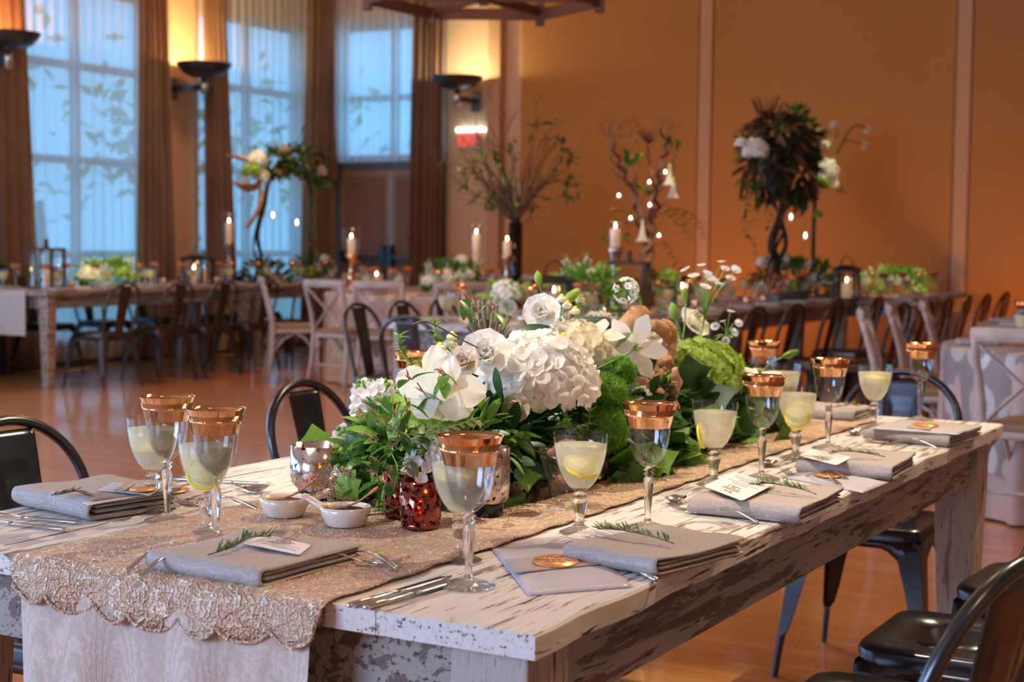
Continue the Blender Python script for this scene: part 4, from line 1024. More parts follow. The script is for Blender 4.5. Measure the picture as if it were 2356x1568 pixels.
def envelope(label,P,z,bandp,sealc,sr,tx=None,seal_rz=0,zs=None,thick=.004):
    c=onZ(*sealc,z); t=thing('glassine_envelope',label,'envelope',(c.x,c.y,z)); o=(c.x,c.y,z)
    b=MB(); q=[onZ(*p,z)-Vector(o) for p in P]
    n=14
    def f(u,v):
        p=q[0].lerp(q[1],u).lerp(q[3].lerp(q[2],u),v); e=min(1,min(u,1-u)*6)*min(1,min(v,1-v)*6)
        return (p.x,p.y,.0008+thick*e+.0010*noise.noise((p.x*60,p.y*60,3)))
    b.grid(f,n,n); b.build('sleeve',M['vellum'],t,solid=.0008)
    b=MB(); k=[onZ(*p,z)-Vector(o) for p in bandp]
    b.grid(lambda u,v:(lambda p:(p.x,p.y,.0022+thick+.0006*math.sin(u*9)))(k[0].lerp(k[1],u).lerp(k[3].lerp(k[2],u),v)),10,4); b.build('gauze_band',M['band'],t,solid=.0008)
    s=MB().lathe([(.0001,0),(sr,0),(sr,.0016),(.0001,.0018)],40).build('copper_seal',M['seal'],t); s.location=(0,0,thick+.0036); s.rotation_euler=(0,0,seal_rz); s.scale=(1.0,1.35,1)
    if tx:
        for i,(s_,sz,dy) in enumerate(tx):
            q=text(s_,'seal_lettering',M['steel'] if i==0 else M['ink'],t,sz,(0,0,0),(0,0,seal_rz),.0002,shear=.3)
            v=Matrix.Rotation(seal_rz,3,'Z')@Vector((0,dy,0)); q.location=(v.x,v.y,thick+.0056); q.scale=(1,1.35,1)
    return t
envelope('glassine envelope with copper seal lettered in script, in front of the second napkin',((1130,1262),(1215,1370),(1455,1350),(1345,1246)),TZ+.001,((1160,1296),(1182,1328),(1412,1304),(1385,1282)),(1278,1302),.034,(('Xoxo',.014,.019),('Barbara & Mark',.0098,.001),('Feldman',.0098,-.012)),.47)
envelope('glassine envelope peeking out between the middle and third right napkins',((1800,1098),(1985,1134),(2046,1110),(1860,1078)),TZ+.001,((1868,1092),(1925,1104),(1965,1092),(1905,1082)),(1905,1102),.030,None,.47,thick=.006)
envelope('glassine envelope with seal lying on the farthest right napkin',((2002,986),(2205,1000),(2228,988),(2040,972)),TZ+.0325,((2085,989),(2140,994),(2150,984),(2098,979)),(2130,984),.030,None,.47)
envelope('pale envelope behind the left gold-rimmed glass',((285,1146),(438,1162),(490,1136),(375,1120)),TZ+.001,((330,1150),(375,1156),(420,1130),(385,1122)),(398,1137),.028,None,.3)
envelope('pale envelope lying on the left napkin edge',((225,1128),(345,1140),(372,1122),(262,1110)),TZ+.040,((262,1131),(290,1134),(312,1117),(288,1114)),(330,1132),.022,None,.3,thick=.002)
# rosemary sprigs
rs=random.Random(21)
def spr(a,b,z,label,n=70,L=.02): sprig('rosemary_sprig',label,onZ(*a,z),onZ(*b,z),rs,L,n)
spr((478,1276),(622,1232),TZ+.036,'rosemary sprig on the nearest napkin')
spr((118,1138),(198,1138),TZ+.043,'small rosemary sprig on the left-edge napkin',40,.016)
spr((1550,1250),(1376,1216),TZ+.034,'rosemary sprig on the second napkin beside the sealed envelope',80)
spr((1878,1136),(1742,1112),TZ+.041,'rosemary sprig on the napkin with the clear menu card',80)
spr((2036,1050),(1915,1040),TZ+.040,'rosemary sprig on the third right napkin',60)
spr((1918,936),(1975,934),TZ+.040,'small rosemary sprig on the far head napkin',26)
for a,b in (((532,1108),(610,1150)),((620,1142),(650,1152))): spr(a,b,TZ+.004,'thin green sprig fallen on the bare boards by the '+('spoon' if a[0]==532 else 'spice dish'),30,.010)
# ---------------------------------------------------------------- glasses on the foreground table
GG=gold_goblet('gold-rimmed wine glass nearest the camera, empty, in front of a lemon water'); p=onZ(1078,1350); GG.location=(p.x,p.y,TZ+.001); freeze(GG)
for q,l in (((385,1198),'gold-rimmed wine glass, left one of the pair at the left'),((497,1246),'gold-rimmed wine glass, right one of the pair at the left, before a lemon water'),((1490,1216),'gold-rimmed wine glass right of the clear lemon water in the middle'),((1752,1102),'gold-rimmed wine glass above the napkin with the clear menu card'),((1905,1032),'gold-rimmed wine glass above the third right napkin'),((2115,968),'gold-rimmed wine glass farthest right on the foreground table'),((1755,962),'gold-rimmed wine glass behind the white star flower at right'),((948,1010),'gold-rimmed wine glass behind the left end of the centrepiece')):
    p=onZ(*q); dup(GG,(p.x,p.y,TZ+.001),R0.uniform(0,6),l)
WG=water_goblet('lemon water goblet at far left, beside the left gold-rimmed glass'); p=onZ(352,1178); WG.location=(p.x,p.y,TZ+.001); freeze(WG)
LS=[((352,1178),(.25,-.2),(.012,.0,.108)),]
for q,l in (((474,1232),'lemon water goblet behind the second gold-rimmed glass at left'),((1058,1290),'lemon water goblet right behind the nearest gold-rimmed glass'),((1333,1226),'lemon water goblet in the middle, tilted lemon slice visible'),((1642,1116),'lemon water goblet with a slice against its left side'),((1830,1056),'lemon water goblet with a big round lemon slice facing front'),((2010,986),'lemon water goblet with a thin slice near the surface, far right'),((1800,985),'lemon water goblet behind the white star flower at right')):
    p=onZ(*q); dup(WG,(p.x,p.y,TZ+.001),0,l)
def sl(q,dx,dy,dz,rot,l,r=.030):
    p=onZ(*q); lemon_slice(l,(p.x+CR.x*dx-CF.x*dy,p.y+CR.y*dx-CF.y*dy,TZ+dz),rot,r)
# rot: disc axis z tilted
sl((352,1178),.004,.004,.118,(.20,.15,0),'lemon slice lying flat near the top of the far left goblet')
sl((474,1232),.000,.012,.105,(1.05,.25,AZ),'lemon slice standing behind the left gold-rimmed glass')
sl((1058,1290),-.004,.006,.130,(.12,.1,0),'lemon slice floating flat in the nearest lemon water')
sl((1333,1226),.000,.010,.112,(.45,.30,AZ),'curved lemon slice in the middle lemon water')
sl((1642,1116),-.026,.004,.100,(1.35,.15,AZ+1.15),'lemon slice edge-on at the left side of its goblet',.026)
sl((1830,1056),.000,.018,.098,(1.25,-.3,AZ),'big round lemon slice facing front in its goblet')
sl((2010,986),.002,.004,.136,(.10,.12,0),'thin lemon slice near the surface of the far right goblet')
# votives, dishes
p=onZ(733,1152); votive('large ribbed mercury-glass candle holder left of the centrepiece',(p.x,p.y,TZ+.007),.052,.098,M['merc'],True,18,M['darkbase'])
p=onZ(925,1196); votive('dark rose mercury votive behind its twin',(p.x,p.y,TZ+.007),.0345,.080,M['merc2'])
p=onZ(967,1222); votive('dark rose mercury votive in front of its twin, flame showing',(p.x,p.y,TZ+.007),.0345,.079,M['merc2'])
p=onZ(1122,1192); votive('tall amber mercury candle holder right of the nearest glasses',(p.x,p.y,TZ+.007),.038,.118,M['merc'],True,16,M['darkbase'])
p=onZ(1800,985); votive('small copper mercury votive among the ivy at right',(p.x-.05,p.y-.10,TZ+.003),.033,.07,M['merc2'])
def dish(label,q,hd,mat,cont):
    p=onZ(*q); t=thing('spice_dish',label,'spice dish',(p.x,p.y,TZ+.007),hd)
    P=[(.030,0),(.034,.004),(.041,.020),(.043,.032),(.0405,.032),(.038,.020),(.03,.007),(.0001,.006)]
    MB().lathe(P,36,cap=False).build('bowl',M['cream'],t)
    MB().tube(catmull([(.037,0,.024),(.055,0,.030),(.072,0,.038),(.083,0,.040)],5),[.009]*4+[.008]*4+[.0075]*4+[.0085]*4,12,flat=.8).build('handle',M['cream'],t)
    s=MB(); s.grid(lambda u,v:(.0385*u*math.cos(v*2*PI),.0385*u*math.sin(v*2*PI),.024+.006*(1-u*u)+.0015*noise.noise((u*20,v*30,1))),10,30); q2=s.build(cont,mat,t); q2['kind']='stuff'
    w=thing('wooden_spoon','small wooden spoon in the '+label,'spoon',(p.x,p.y,TZ+.007),.55 if mat is M['spice'] else .7)
    w.rotation_euler=(0,0,AZ+.2); 
    MB().tube(catmull([(-.01,0,.027),(.02,0,.038),(.055,0,.062)],6),[.004]*4+[.003]*6+[.0055]*3,8,flat=.6).build('spoon_handle',M['olive'],w)
    MB().ball((-.016,0,.027),.009,12,8,0,(1.5,1,.45)).build('spoon_bowl',M['olive'],w)
dish('cream dish of brown spice left of the centrepiece',(655,1194),AZ+.25,M['spice'],'spice')
dish('cream dish of purple salt in front of the dark votives',(795,1216),AZ+2.7,M['beet'],'salt')
p=onZ(1295,1176); t=thing('footed_glass','greenish footed glass filled with brown sugar crystals behind the lemon water','footed glass',(p.x,p.y,TZ+.006))
MB().lathe([(.027,0),(.030,.003),(.020,.006),(.020,.030),(.024,.036),(.030,.055),(.040,.085),(.046,.105),(.044,.105),(.038,.085),(.028,.056),(.018,.036)],32,cap=False).build('tapered_cup',M['glass'],t)
b=MB(); rr=random.Random(5)
for k in range(46):
    a=rr.uniform(0,6); z=rr.uniform(.045,.118); q=rr.uniform(0,.012+.26*max(0,z-.045)); b.ball((q*math.cos(a),q*math.sin(a),z),rr.uniform(.006,.011),6,5,0,(1,1,.8))
b.build('sugar_crystals',simple('brown_rock_sugar',(.34,.12,.06),.6,var=.5,scale=60,bump=1.0),t)
# ---------------------------------------------------------------- centrepiece of the foreground table
r=random.Random(77)
CP=thing('flower_centrepiece','large white and green flower centrepiece with driftwood, running along the foreground table','flower arrangement',(0,0,0))
P=lambda px,py,X=-1.5: onX(px,py,X)
D=lambda a,b,c=0: (CR*a+CU*b-CF*c)
def part(nm,b,mats,lab=None):
    o=b.build(nm,mats,CP)
    if lab: o['label']=lab
    return o
b=MB(); b.grid(lambda u,v:(lambda y,a:(-1.47+ .13*math.cos(a)*(1+.3*noise.noise((y*9,a,1))), y, TZ+.006+ .075*math.sin(a)*(1+.5*noise.noise((y*14,a*2,3)))*min(1,min(u,1-u)*8)))(2.38+1.42*u,PI*v),90,14)
for _ in range(500):
    y=r.uniform(2.38,3.8); a=r.uniform(.1,PI-.1); p=Vector((-1.47+.13*math.cos(a),y,TZ+.01+.07*math.sin(a))); b.ball(p,r.uniform(.006,.014),5,4)
part('moss_base',b,M['soil'])
b=MB()
for c,rad,n in (((-1.50,2.52,.85),(.14,.14,.07),380),((-1.48,2.85,.86),(.14,.2,.08),420),((-1.50,3.2,.86),(.14,.2,.08),380),((-1.50,3.6,.85),(.14,.2,.07),340)):
    leaf_mound(b,c,rad,n,r,(.035,.07),.45,'leaf',0,.2,1,-.9)
part('dark_foliage',b,M['dgreen'])
b=MB()   # left shoulder, broad mid-green leaves
for q,X,rad,n in (((950,1000),-1.55,(.10,.11,.05),170),((890,1060),-1.58,(.08,.09,.05),150),((1050,1020),-1.47,(.11,.10,.06),170),((1120,985),-1.45,(.08,.1,.04),70),((940,1110),-1.52,(.09,.09,.045),120),((1330,1060),-1.44,(.11,.14,.06),110)):
    leaf_mound(b,P(*q,X),rad,n,r,(.025,.052),.46,'leaf',0,.0,2,-.7)
part('broad_foliage',b,[M['green'],M['lgreen']])
b=MB()
for q,X,rad,n in (((1480,1040),-1.40,(.11,.13,.06),110),((1600,1020),-1.42,(.11,.16,.055),120),((1690,975),-1.45,(.11,.15,.045),90),((1420,1090),-1.36,(.09,.10,.045),60),((1570,975),-1.40,(.08,.1,.04),40)):
    leaf_mound(b,P(*q,X),rad,n,r,(.035,.065),1,'ivy',0,.25,3,-.4)
part('ivy_foliage',b,[M['green'],M['dgreen'],M['lgreen']])
def ivyleaf(q,X,L,d,mat='lgreen',nm='ivy_leaf'):
    b=MB(); Mx=Matrix.Translation(P(*q,X))@Vector(d).normalized().to_track_quat('X','Z').to_matrix().to_4x4()@Matrix.Rotation(1.2,4,'X'); ivy(b,Mx,L); part(nm,b,M[mat])
for q,X,L,d,mt in (((1440,1085),-1.30,.085,D(.4,-.9),'green'),((1530,1120),-1.28,.080,D(.3,-.8,.3),'green'),((1500,1070),-1.28,.060,D(.8,.5,.2),'lgreen'),((1545,1030),-1.32,.058,D(.6,.9,.2),'lgreen'),((1575,1050),-1.30,.055,D(.9,-.2,.2),'lgreen'),((1568,1085),-1.28,.035,D(.2,-1),'lgreen'),((1595,900),-1.38,.10,D(-.3,1,.3),'dgreen'),((1620,930),-1.36,.085,D(.6,.4,.3),'dgreen'),((1700,935),-1.38,.09,D(.7,-.7,.3),'lgreen'),((1690,985),-1.35,.09,D(.8,.2,.4),'green'),((1780,955),-1.28,.055,D(.7,.2),'green'),((1815,1000),-1.25,.05,D(-.6,-.1,.2),'green'),
   ((792,1095),-1.60,.062,D(.3,-1,.4),'lgreen'),((730,1028),-1.74,.05,D(-.2,1,.2),'lgreen'),((745,1035),-1.74,.04,D(-1,.1,.2),'green'),((1200,1130),-1.34,.055,D(-.5,-.4,.2),'green'),((1190,1105),-1.36,.045,D(.7,.2,.2),'lgreen'),((1420,1110),-1.31,.07,D(-.4,-1,.2),'dgreen')): ivyleaf(q,X,L,d,mt)
# hydrangeas
for q,X,rad,n,mt,fs,lab in (((1240,880),-1.42,(.105,.105,.090),210,'white',.0195,'big white hydrangea head'),((1305,805),-1.55,(.088,.09,.055),130,'cream_p',.018,None),((1345,800),-1.6,(.06,.06,.05),60,'white',.018,None),((1600,862),-1.45,(.115,.13,.080),300,'lime',.0165,'lime green hydrangea head'),((1535,905),-1.45,(.06,.06,.06),80,'lime',.016,None),((985,965),-1.50,(.075,.07,.055),90,'lime',.017,None),((890,1000),-1.62,(.05,.05,.05),50,'lime',.016,None)):
    b=MB(); hydrangea(b,P(*q,X),rad,r,n,0,fs); part('hydrangea_head',b,M[mt],lab)
# large lily
b=MB(); c=P(1005,895,-1.42)
for a,til,L,w in ((2.9,-.12,.088,.036),(1.75,.05,.095,.030),(1.15,-.25,.075,.034),(.0,.1,.10,.036),(-.55,.45,.085,.038),(3.9,.3,.075,.034),(-1.3,.7,.075,.04)):
    Mx=at(c,D(-.25,.25,1)); petal(b,Mx@Matrix.Rotation(a,4,'Z')@Matrix.Rotation(til,4,'Y'),L*.86,w*.8,0,-.05,.7,.035,a,10,8,.5)
part('lily_bloom',b,M['cream_p'],'large cream-white lily bloom')
for q,X,R,d,mt in (((1118,818),-1.46,.052,D(.0,.4,1),'white'),((1070,835),-1.44,.034,D(-.3,.3,1),'peach_p'),((1247,722),-1.52,.044,D(-.1,.45,1),'white'),((1262,775),-1.56,.040,D(.2,.2,1),'white'),((1590,748),-1.56,.050,D(.5,.55,.5),'cream_p'),((1500,770),-1.55,.038,D(-.1,.5,.8),'cream_p'),((1195,935),-1.40,.03,D(-.5,-.1,1),'peach_p')):
    b=MB(); ruffled(b,P(*q,X),d,R,r); part('lisianthus_bloom',b,[M[mt],M['yel']])
for q,X,L,R,d in (((850,945),-1.66,.06,.026,D(-.2,1,.2)),((868,925),-1.63,.045,.024,D(.5,.8,.2)),((806,1045),-1.68,.055,.027,D(-.2,1,.3)),((835,1035),-1.66,.05,.025,D(.2,1,.3)),((790,1120),-1.62,.04,.02,D(0,1,.2)),((975,1085),-1.40,.055,.026,D(-.05,1,.5)),((1005,1075),-1.38,.05,.024,D(.3,1,.4)),((1277,765),-1.56,.035,.02,D(.1,1,.2)),((1430,790),-1.56,.06,.026,D(0,1,.2)),((1445,830),-1.52,.05,.028,D(.2,1,.5)),((1540,800),-1.55,.05,.022,D(0,1,.3)),((1465,920),-1.42,.03,.026,D(.2,.5,1)),((1575,985),-1.38,.025,.014,D(0,1,.5))):
    b=MB(); stockflower(b,P(*q,X),d,L,R,r); part('stock_flower',b,[M['white'],M['lgreen']])
# brunia
b=MB(); c=P(1122,800,-1.58)
for k in range(34):
    a=r.uniform(-.55,.55); e=c+CR*(math.sin(a)*.085)+CU*(r.uniform(.045,.10)*math.cos(a*1.3))-CF*r.uniform(-.03,.03); s=c.lerp(e,.30)
    b.tube(catmull([s,s.lerp(e,.5)+CR*.006*math.sin(a*3),e],4),[.0022]*3+[.0034]*6,6); b.ball(e,.0048,6,5)
part('brunia_spikes',b,M['brun'])
# curled fern stems
b=MB()
for pts in (((990,905),(965,860),(935,820),(917,790),(925,768)),((1000,850),(1010,800),(1003,760),(998,738)),((1020,870),(1000,840),(985,825),(960,835))):
    vine(b,[P(*q,-1.62) for q in pts],r,.017,.75,.0045,0,1)
part('bells_foliage',b,[M['lgreen'],M['stem']])
# button blooms
for q,X in (((1012,800),-1.60),((1032,790),-1.60),((1046,800),-1.6),((1022,812),-1.6),((1055,815),-1.58),((1292,688),-1.55),((1305,703),-1.55),((1323,716),-1.53),((1335,690),-1.56),((1298,777),-1.52),((1040,775),-1.6)):
    b=MB(); c=P(*q,X); b.ball(c,.0115,12,8,0,(1,1,.62)); b.ball(c+Vector((0,0,.006)),.006,8,6,2); b.tube([c-Vector((0,0,.006)),c-Vector((.002,0,.05))],.0012,5,1)
    part('button_bloom',b,[M['cream_p'],M['stem'],M['yel']])
for q,X,R,n in (((1392,905),-1.35,.044,2200),((1395,985),-1.33,.045,2200),((1427,852),-1.42,.032,1300),((1420,940),-1.34,.033,1200)):
    b=MB(); spiky(b,P(*q,X),(R,R,R*.92),r,n,.017,.0009); part('moss_dianthus',b,M['moss'],'furry green dianthus ball')
b=MB(); spiky(b,P(1375,742,-1.58),(.042,.03,.022),r,1500,.010,.0009); part('trachelium_head',b,M['ggreen'])
b=MB(); spiky(b,P(1378,732,-1.58),(.036,.026,.016),r,700,.010,.0008); part('trachelium_tips',b,M['peach_p'])
for q,X,R,d,n in (((1372,772),-1.50,.066,D(-.2,.75,.45),7),((1460,800),-1.42,.084,D(.45,.25,1),6),((1748,858),-1.30,.058,D(.0,.9,.35),6)):
    b=MB(); clematis(b,P(*q,X),d,R,r,n); part('clematis_bloom',b,[M['white'],M['lime']],'pointed white clematis star')
b=MB(); b.tube(catmull([P(1460,800,-1.42),P(1440,815,-1.42),P(1400,835,-1.43),P(1370,850,-1.45)],6),.0022,6); b.tube(catmull([P(1798,822,-1.28),P(1765,842,-1.30),P(1740,880,-1.32)],6),.002,6); bud(b,P(1800,821,-1.28),P(1838,806,-1.27),.010,1,0); part('clematis_stems',b,[M['stem'],M['lgreen']])
# driftwood
def dw(pts,rads,X,lab=None):
    b=MB(); knobwood(b,[P(x,y,X+dx) for x,y,dx in pts],rads,r); part('driftwood_piece',b,M['drift'],lab)
dw([(1492,722,.0),(1470,722,0),(1450,745,0),(1446,800,0),(1440,860,.01)],[.008,.022,.026,.020,.018],-1.50)
dw([(1525,745,0),(1540,765,0),(1538,800,0),(1515,850,0),(1490,890,.01),(1445,935,.03),(1436,985,.03)],[.014,.020,.019,.019,.020,.022,.016],-1.46,'twisted pale driftwood branch')
dw([(1470,880,0),(1510,910,0),(1540,950,0),(1548,1000,0)],[.017,.020,.021,.018],-1.42)
dw([(1551,848,0),(1555,880,0),(1548,915,0),(1552,950,0)],[.008,.013,.010,.015],-1.36)
dw([(1520,835,0),(1535,830,0),(1545,845,0)],[.010,.013,.008],-1.42)
dw([(1222,765,0),(1218,800,0),(1212,830,0)],[.012,.016,.012],-1.56)
dw([(1500,745,0),(1520,755,0),(1535,770,0)],[.012,.016,.012],-1.45)
# buds
for a,c,R,st in (((1241,655),(1236,622),.009,(1262,770)),((1300,693),(1334,664),.012,(1275,780)),((1555,735),(1545,695),.013,(1560,800)),((1578,687),(1570,664),.0085,(1565,820)),((1330,700),(1338,690),.007,(1310,780))):
    b=MB(); bud(b,P(*a,-1.56),P(*c,-1.56),R,0,1,P(*st,-1.56)); part('flower_bud',b,[M['lime'],M['stem']])
def astr(base,tips,stem,X,R=.016):
    b=MB(); astrantia(b,P(*base,X),[P(x,y,X+r.uniform(-.02,.02)) for x,y in tips],r,0,1,2,R); b.tube(catmull([P(*base,X)]+[P(*s,X) for s in stem],5),.0028,6,1)
    for k in range(4): leaf(b,Matrix.Translation(P(*base,X))@D(r.uniform(-1,1),r.uniform(-.2,.6),.3).to_track_quat('X','Z').to_matrix().to_4x4(),.035,.006,1)
    part('astrantia_spray',b,[M['white'],M['stem'],M['ggreen']],'white star-tipped spray rising on thin stems')
astr((1622,724),((1578,622),(1596,637),(1614,612),(1627,630),(1640,648),(1660,604),(1668,620),(1692,622),(1680,642),(1622,662),(1652,655),(1632,640)),((1612,770),(1590,830)),-1.50)
astr((1672,770),((1681,718),(1699,744),(1645,752),(1664,740),(1669,783),(1688,765)),((1668,795),(1650,825)),-1.48,.014)
b=MB(); c=P(1440,668,-1.52)
for k in range(26):
    d=rnd(r); p=c+d*.026
    for j in range(6): petal(b,at(p,d,j*1.047)@Matrix.Rotation(-.3,4,'Y'),.011,.004,0,.1,.8,0,0,3,2,.5)
    b.ball(p,.003,5,4,1); b.tube([c,p],.001,4,1)
b.tube(catmull([c,P(1462,668,-1.52),P(1474,690,-1.52),P(1480,720,-1.52)],6),.0035,7,1); part('star_cluster',b,[M['white'],M['stem']],'ball of small greenish-white stars on a curved stem')
# single large leaves
def bigleaf(q,X,d,L,w,mat,roll=.9):
    b=MB(); leaf(b,Matrix.Translation(P(*q,X))@Vector(d).normalized().to_track_quat('X','Z').to_matrix().to_4x4()@Matrix.Rotation(roll,4,'X'),L,w,0,.25,8,.2); part('large_leaf',b,M[mat])
for a in (((1238,782),-1.48,D(1,-.35,.3),.075,.020,'lgreen'),((1178,768),-1.50,D(1,.35,.2),.075,.012,'dgreen'),((1470,740),-1.46,D(-.7,-.9,.2),.07,.010,'lgreen'),((1410,800),-1.46,D(.5,.6,.2),.05,.016,'ggreen'),((1300,850),-1.40,D(.7,-.9,.2),.07,.014,'dgreen'),((1555,735),-1.54,D(.1,-1,.1),.10,.012,'green'),((1720,870),-1.38,D(-.8,-.3,.2),.08,.016,'green'),((1310,985),-1.38,D(-.8,-.9,.3),.09,.018,'lgreen'),((1140,845),-1.42,D(.1,-1,.2),.06,.010,'dgreen'),((900,1080),-1.50,D(-.5,-.9,.4),.08,.018,'green'),((1035,905),-1.42,D(-.9,-.2,.4),.07,.016,'green'),((1100,940),-1.40,D(-.8,-.6,.3),.10,.014,'lgreen'),((1080,880),-1.40,D(-.9,-.3,.3),.07,.012,'green'),((1120,990),-1.38,D(.1,-1,.2),.06,.016,'lgreen')): bigleaf(*a)
# eucalyptus, jasmine, fern, heather
b=MB()
for pts in (((1300,1010),(1325,985),(1350,975),(1385,965)),((1310,1000),(1305,975),(1300,950)),((1350,990),(1358,955),(1352,935))): vine(b,[P(*q,-1.34) for q in pts],r,.018,.8,.010,0,1)
for pts in (((1100,960),(1060,975),(1010,990),(960,1010)),((1110,950),(1080,1000),(1050,1040)),((1000,1010),(960,1040),(930,1080)),((900,980),(935,1010),(960,1050))): vine(b,[P(*q,-1.40) for q in pts],r,.028,.55,.016,0,1)
part('eucalyptus_sprays',b,[M['ggreen'],M['stem']])
b=MB()
for pts in (((960,880),(985,915),(1010,930)),((870,925),(900,950),(930,940)),((880,960),(905,985),(940,980)),((880,1070),(915,1095),(940,1120)),((900,1040),(915,1080),(905,1130)),((1120,700),(1090,725),(1070,700)),((1010,850),(1040,870),(1060,900)),((890,1100),(880,1150),(920,1170))):
    Q=[P(*q,-1.36-.1*r.random()) for q in pts]; b.tube(catmull(Q,5),.0012,5,1)
    for _ in range(5):
        q=Q[r.randrange(3)]+rnd(r)*.014; d=(D(-.5,.7,.2)+rnd(r)*.6).normalized(); b.tube([q,q+d*.010,q+d*.020],[.0010,.0020,.0007],6,0); leaf(b,Matrix.Translation(q)@rnd(r).to_track_quat('X','Z').to_matrix().to_4x4(),.045,.011,2,.3)
part('jasmine_sprays',b,[M['pink'],M['stem'],M['green']])
b=MB()
for q,X,R in (((850,1010),-1.60,.05),((825,1050),-1.62,.045),((880,990),-1.58,.045),((900,1045),-1.55,.045),((850,1085),-1.58,.04)):
    spiky(b,P(*q,X),(R,R,R*.8),r,900,.022,.0006)
part('asparagus_fern',b,M['green'])
b=MB()
for _ in range(30):
    q=r.choice(((845,960),(860,975),(835,985),(800,1075),(815,1090),(780,1120),(760,1115),(800,1150),(740,1105),(770,1100),(810,1105),(785,1140)))
    s=P(q[0]+r.uniform(-8,8),q[1]+r.uniform(-8,8),-1.55-.1*r.random()); d=(D(r.uniform(-1,.6),r.uniform(-.6,.5),.3)+rnd(r)*.2).normalized(); L=r.uniform(.02,.05)
    b.tube([s,s+d*L],.0009,4)
    for k in range(26): b.ball(s+d*L*k/26+rnd(r)*.0055,.0017,4,3)
part('heather_spikes',b,M['heather'])
for pts in (((920,1165),(880,1180),(840,1185)),((1130,1100),(1180,1110),(1230,1090)),((1690,1000),(1740,1010),(1800,1040)),((1570,1070),(1590,1030),(1600,980)),((950,745),(985,740),(1060,780),(1100,800)),((1000,850),(1060,840),(1120,820))):
    b=MB(); b.tube(catmull([P(*q,-1.42) for q in pts],6),.0016,5); part('bare_twig',b,M['brun'])
# ---------------------------------------------------------------- far table settings
NAPM=None
def mk_napkin_mesh():
    b=MB(); loft(b,[[(x*k,y*k,z) for x,y in rrect(.10,.11,.02)] for k,z in((.97,0),(1,.004),(1,.016),(.97,.022),(.9,.023))]); return b.mesh('napkin',M['napkin'])
NM=mk_napkin_mesh()
GB=gold_goblet('far gold-rimmed wine glass'); freeze(GB); WB=water_goblet('far lemon water goblet',lem=(.20,)); freeze(WB)
first={'g':GB,'w':WB}
def put(kind,x,y,z,label,group):
    o=first[kind]
    if o is None: return dup(GB if kind=='g' else WB,(x,y,z),R0.uniform(0,6),label,None,group)
    first[kind]=None; o.location=(x,y,z); o['label']=label; o['group']=group; return o
def nap(x,y,z,rz,label,group):
    o=bpy.data.objects.new('folded_napkin',NM); COL.objects.link(o); o.location=(x,y,z); o.rotation_euler=(0,0,rz); tag(o,label,'napkin',group)
def setting(x,y,z,ang,where):
    """ang: direction from guest toward the table centre"""
    c,s=math.cos(ang),math.sin(ang); f=lambda a,b:(x+c*a-s*b,y+s*a+c*b)
    nap(*f(.16,0),z+.001,ang+R0.uniform(-.15,.15),'small folded taupe napkin in a row on the '+where,'napkins on the '+where)
    put('g',*f(.36,-.06+R0.uniform(-.02,.02)),z+.001,'gold-rimmed wine glass among the settings on the '+where,'gold-rimmed glasses on the '+where)
    put('w',*f(.34,-.16+R0.uniform(-.02,.02)),z+.001,'lemon water goblet among the settings on the '+where,'lemon water goblets on the '+where)
for i in range(9): setting(-9.27,9.15+.55*i,.785,PI,'left farm table'); setting(-10.22,9.15+.55*i,.785,0,'left farm table')
for i in range(9): setting(-3.74,7.4+.56*i,.78,PI,'right-hand farm tables'); 
for i in range(9): setting(-4.80,7.32+.56*i,.78,0,'right-hand farm tables')
for i in range(4): setting(-3.24,12.5+.52*i,.785,PI,'farthest farm table'); setting(-4.34,12.5+.52*i,.785,0,'farthest farm table')
for cx,cy,r_,k,w in ((-7.30,11.5,.95,9,'mid-left round table'),(-1.13,7.72,.76,6,'round table at the right edge'),(-1.42,9.72,.76,7,'round table behind the right-edge one')):
    for i in range(k): a=2*PI*i/k+.35; setting(cx+r_*math.cos(a),cy+r_*math.sin(a),.769,a+PI,w)
bag=simple('copper_votive',(.55,.22,.10),.25,.8)
VB=votive('small glowing copper votive',(0,0,0),.032,.06,M['merc']); freeze(VB)
k=0
for X,q,z,w in ((-9.85,((164,655),(375,650),(498,640),(570,636),(655,640)),.786,'left farm table'),(-4.1,((1205,700),(1310,705),(1390,700),(1535,680),(1600,680),(1720,660),(1760,660),(1870,655)),.781,'right-hand farm tables'),(-3.75,((1990,655),(2110,650)),.786,'farthest farm table')):
    for a in q:
        y=onX(*a,X).y; l='small glowing copper votive among the settings on the '+w; g='votives on the '+w
        if k==0: VB.location=(X,y,z); VB['label']=l; VB['group']=g
        else: dup(VB,(X,y,z),0,l,None,g)
        k+=1
# ---------------------------------------------------------------- lanterns and candlesticks
Yx=lambda px,X,py=650: onX(px,py,X).y
dwood=simple('brown_lantern_wood',(.10,.055,.03),.6)
lantern('brown wooden lantern with finial on the left end of the left table',(-9.75,Yx(107,-9.75),.786),.21,.42,dwood,.3,((0,0,.03,.35),(-.05,.05,.03,.3)),1,'brown lantern on the left table end')
lantern('black metal lantern in the middle of the left table',(-9.8,Yx(455,-9.8),.786),.20,.30,M['iron'],.2,((-.045,0,.028,.42),(.045,.02,.028,.42)),0,'black lantern of the left table')
p=onD(866,640,14.1); lantern('black metal lantern on the mid-left round table before the door',(p.x,p.y,.769),.15,.26,M['iron'],AZ,((0,0,.03,.45),),0,'black lantern before the double door')
lantern('black lantern with wire handle on the grey-ended table, left of the wild greenery',(-4.29,Yx(1275,-4.29),.781),.20,.27,M['iron'],.35,short='wire-handled lantern left of the wild greenery')
lantern('large brown lantern with onion finial behind the greenery, centre right',(-4.29,Yx(1447,-4.29),.781),.225,.40,dwood,.3,((0,0,.035,.3),),1,'large brown onion-finial lantern')
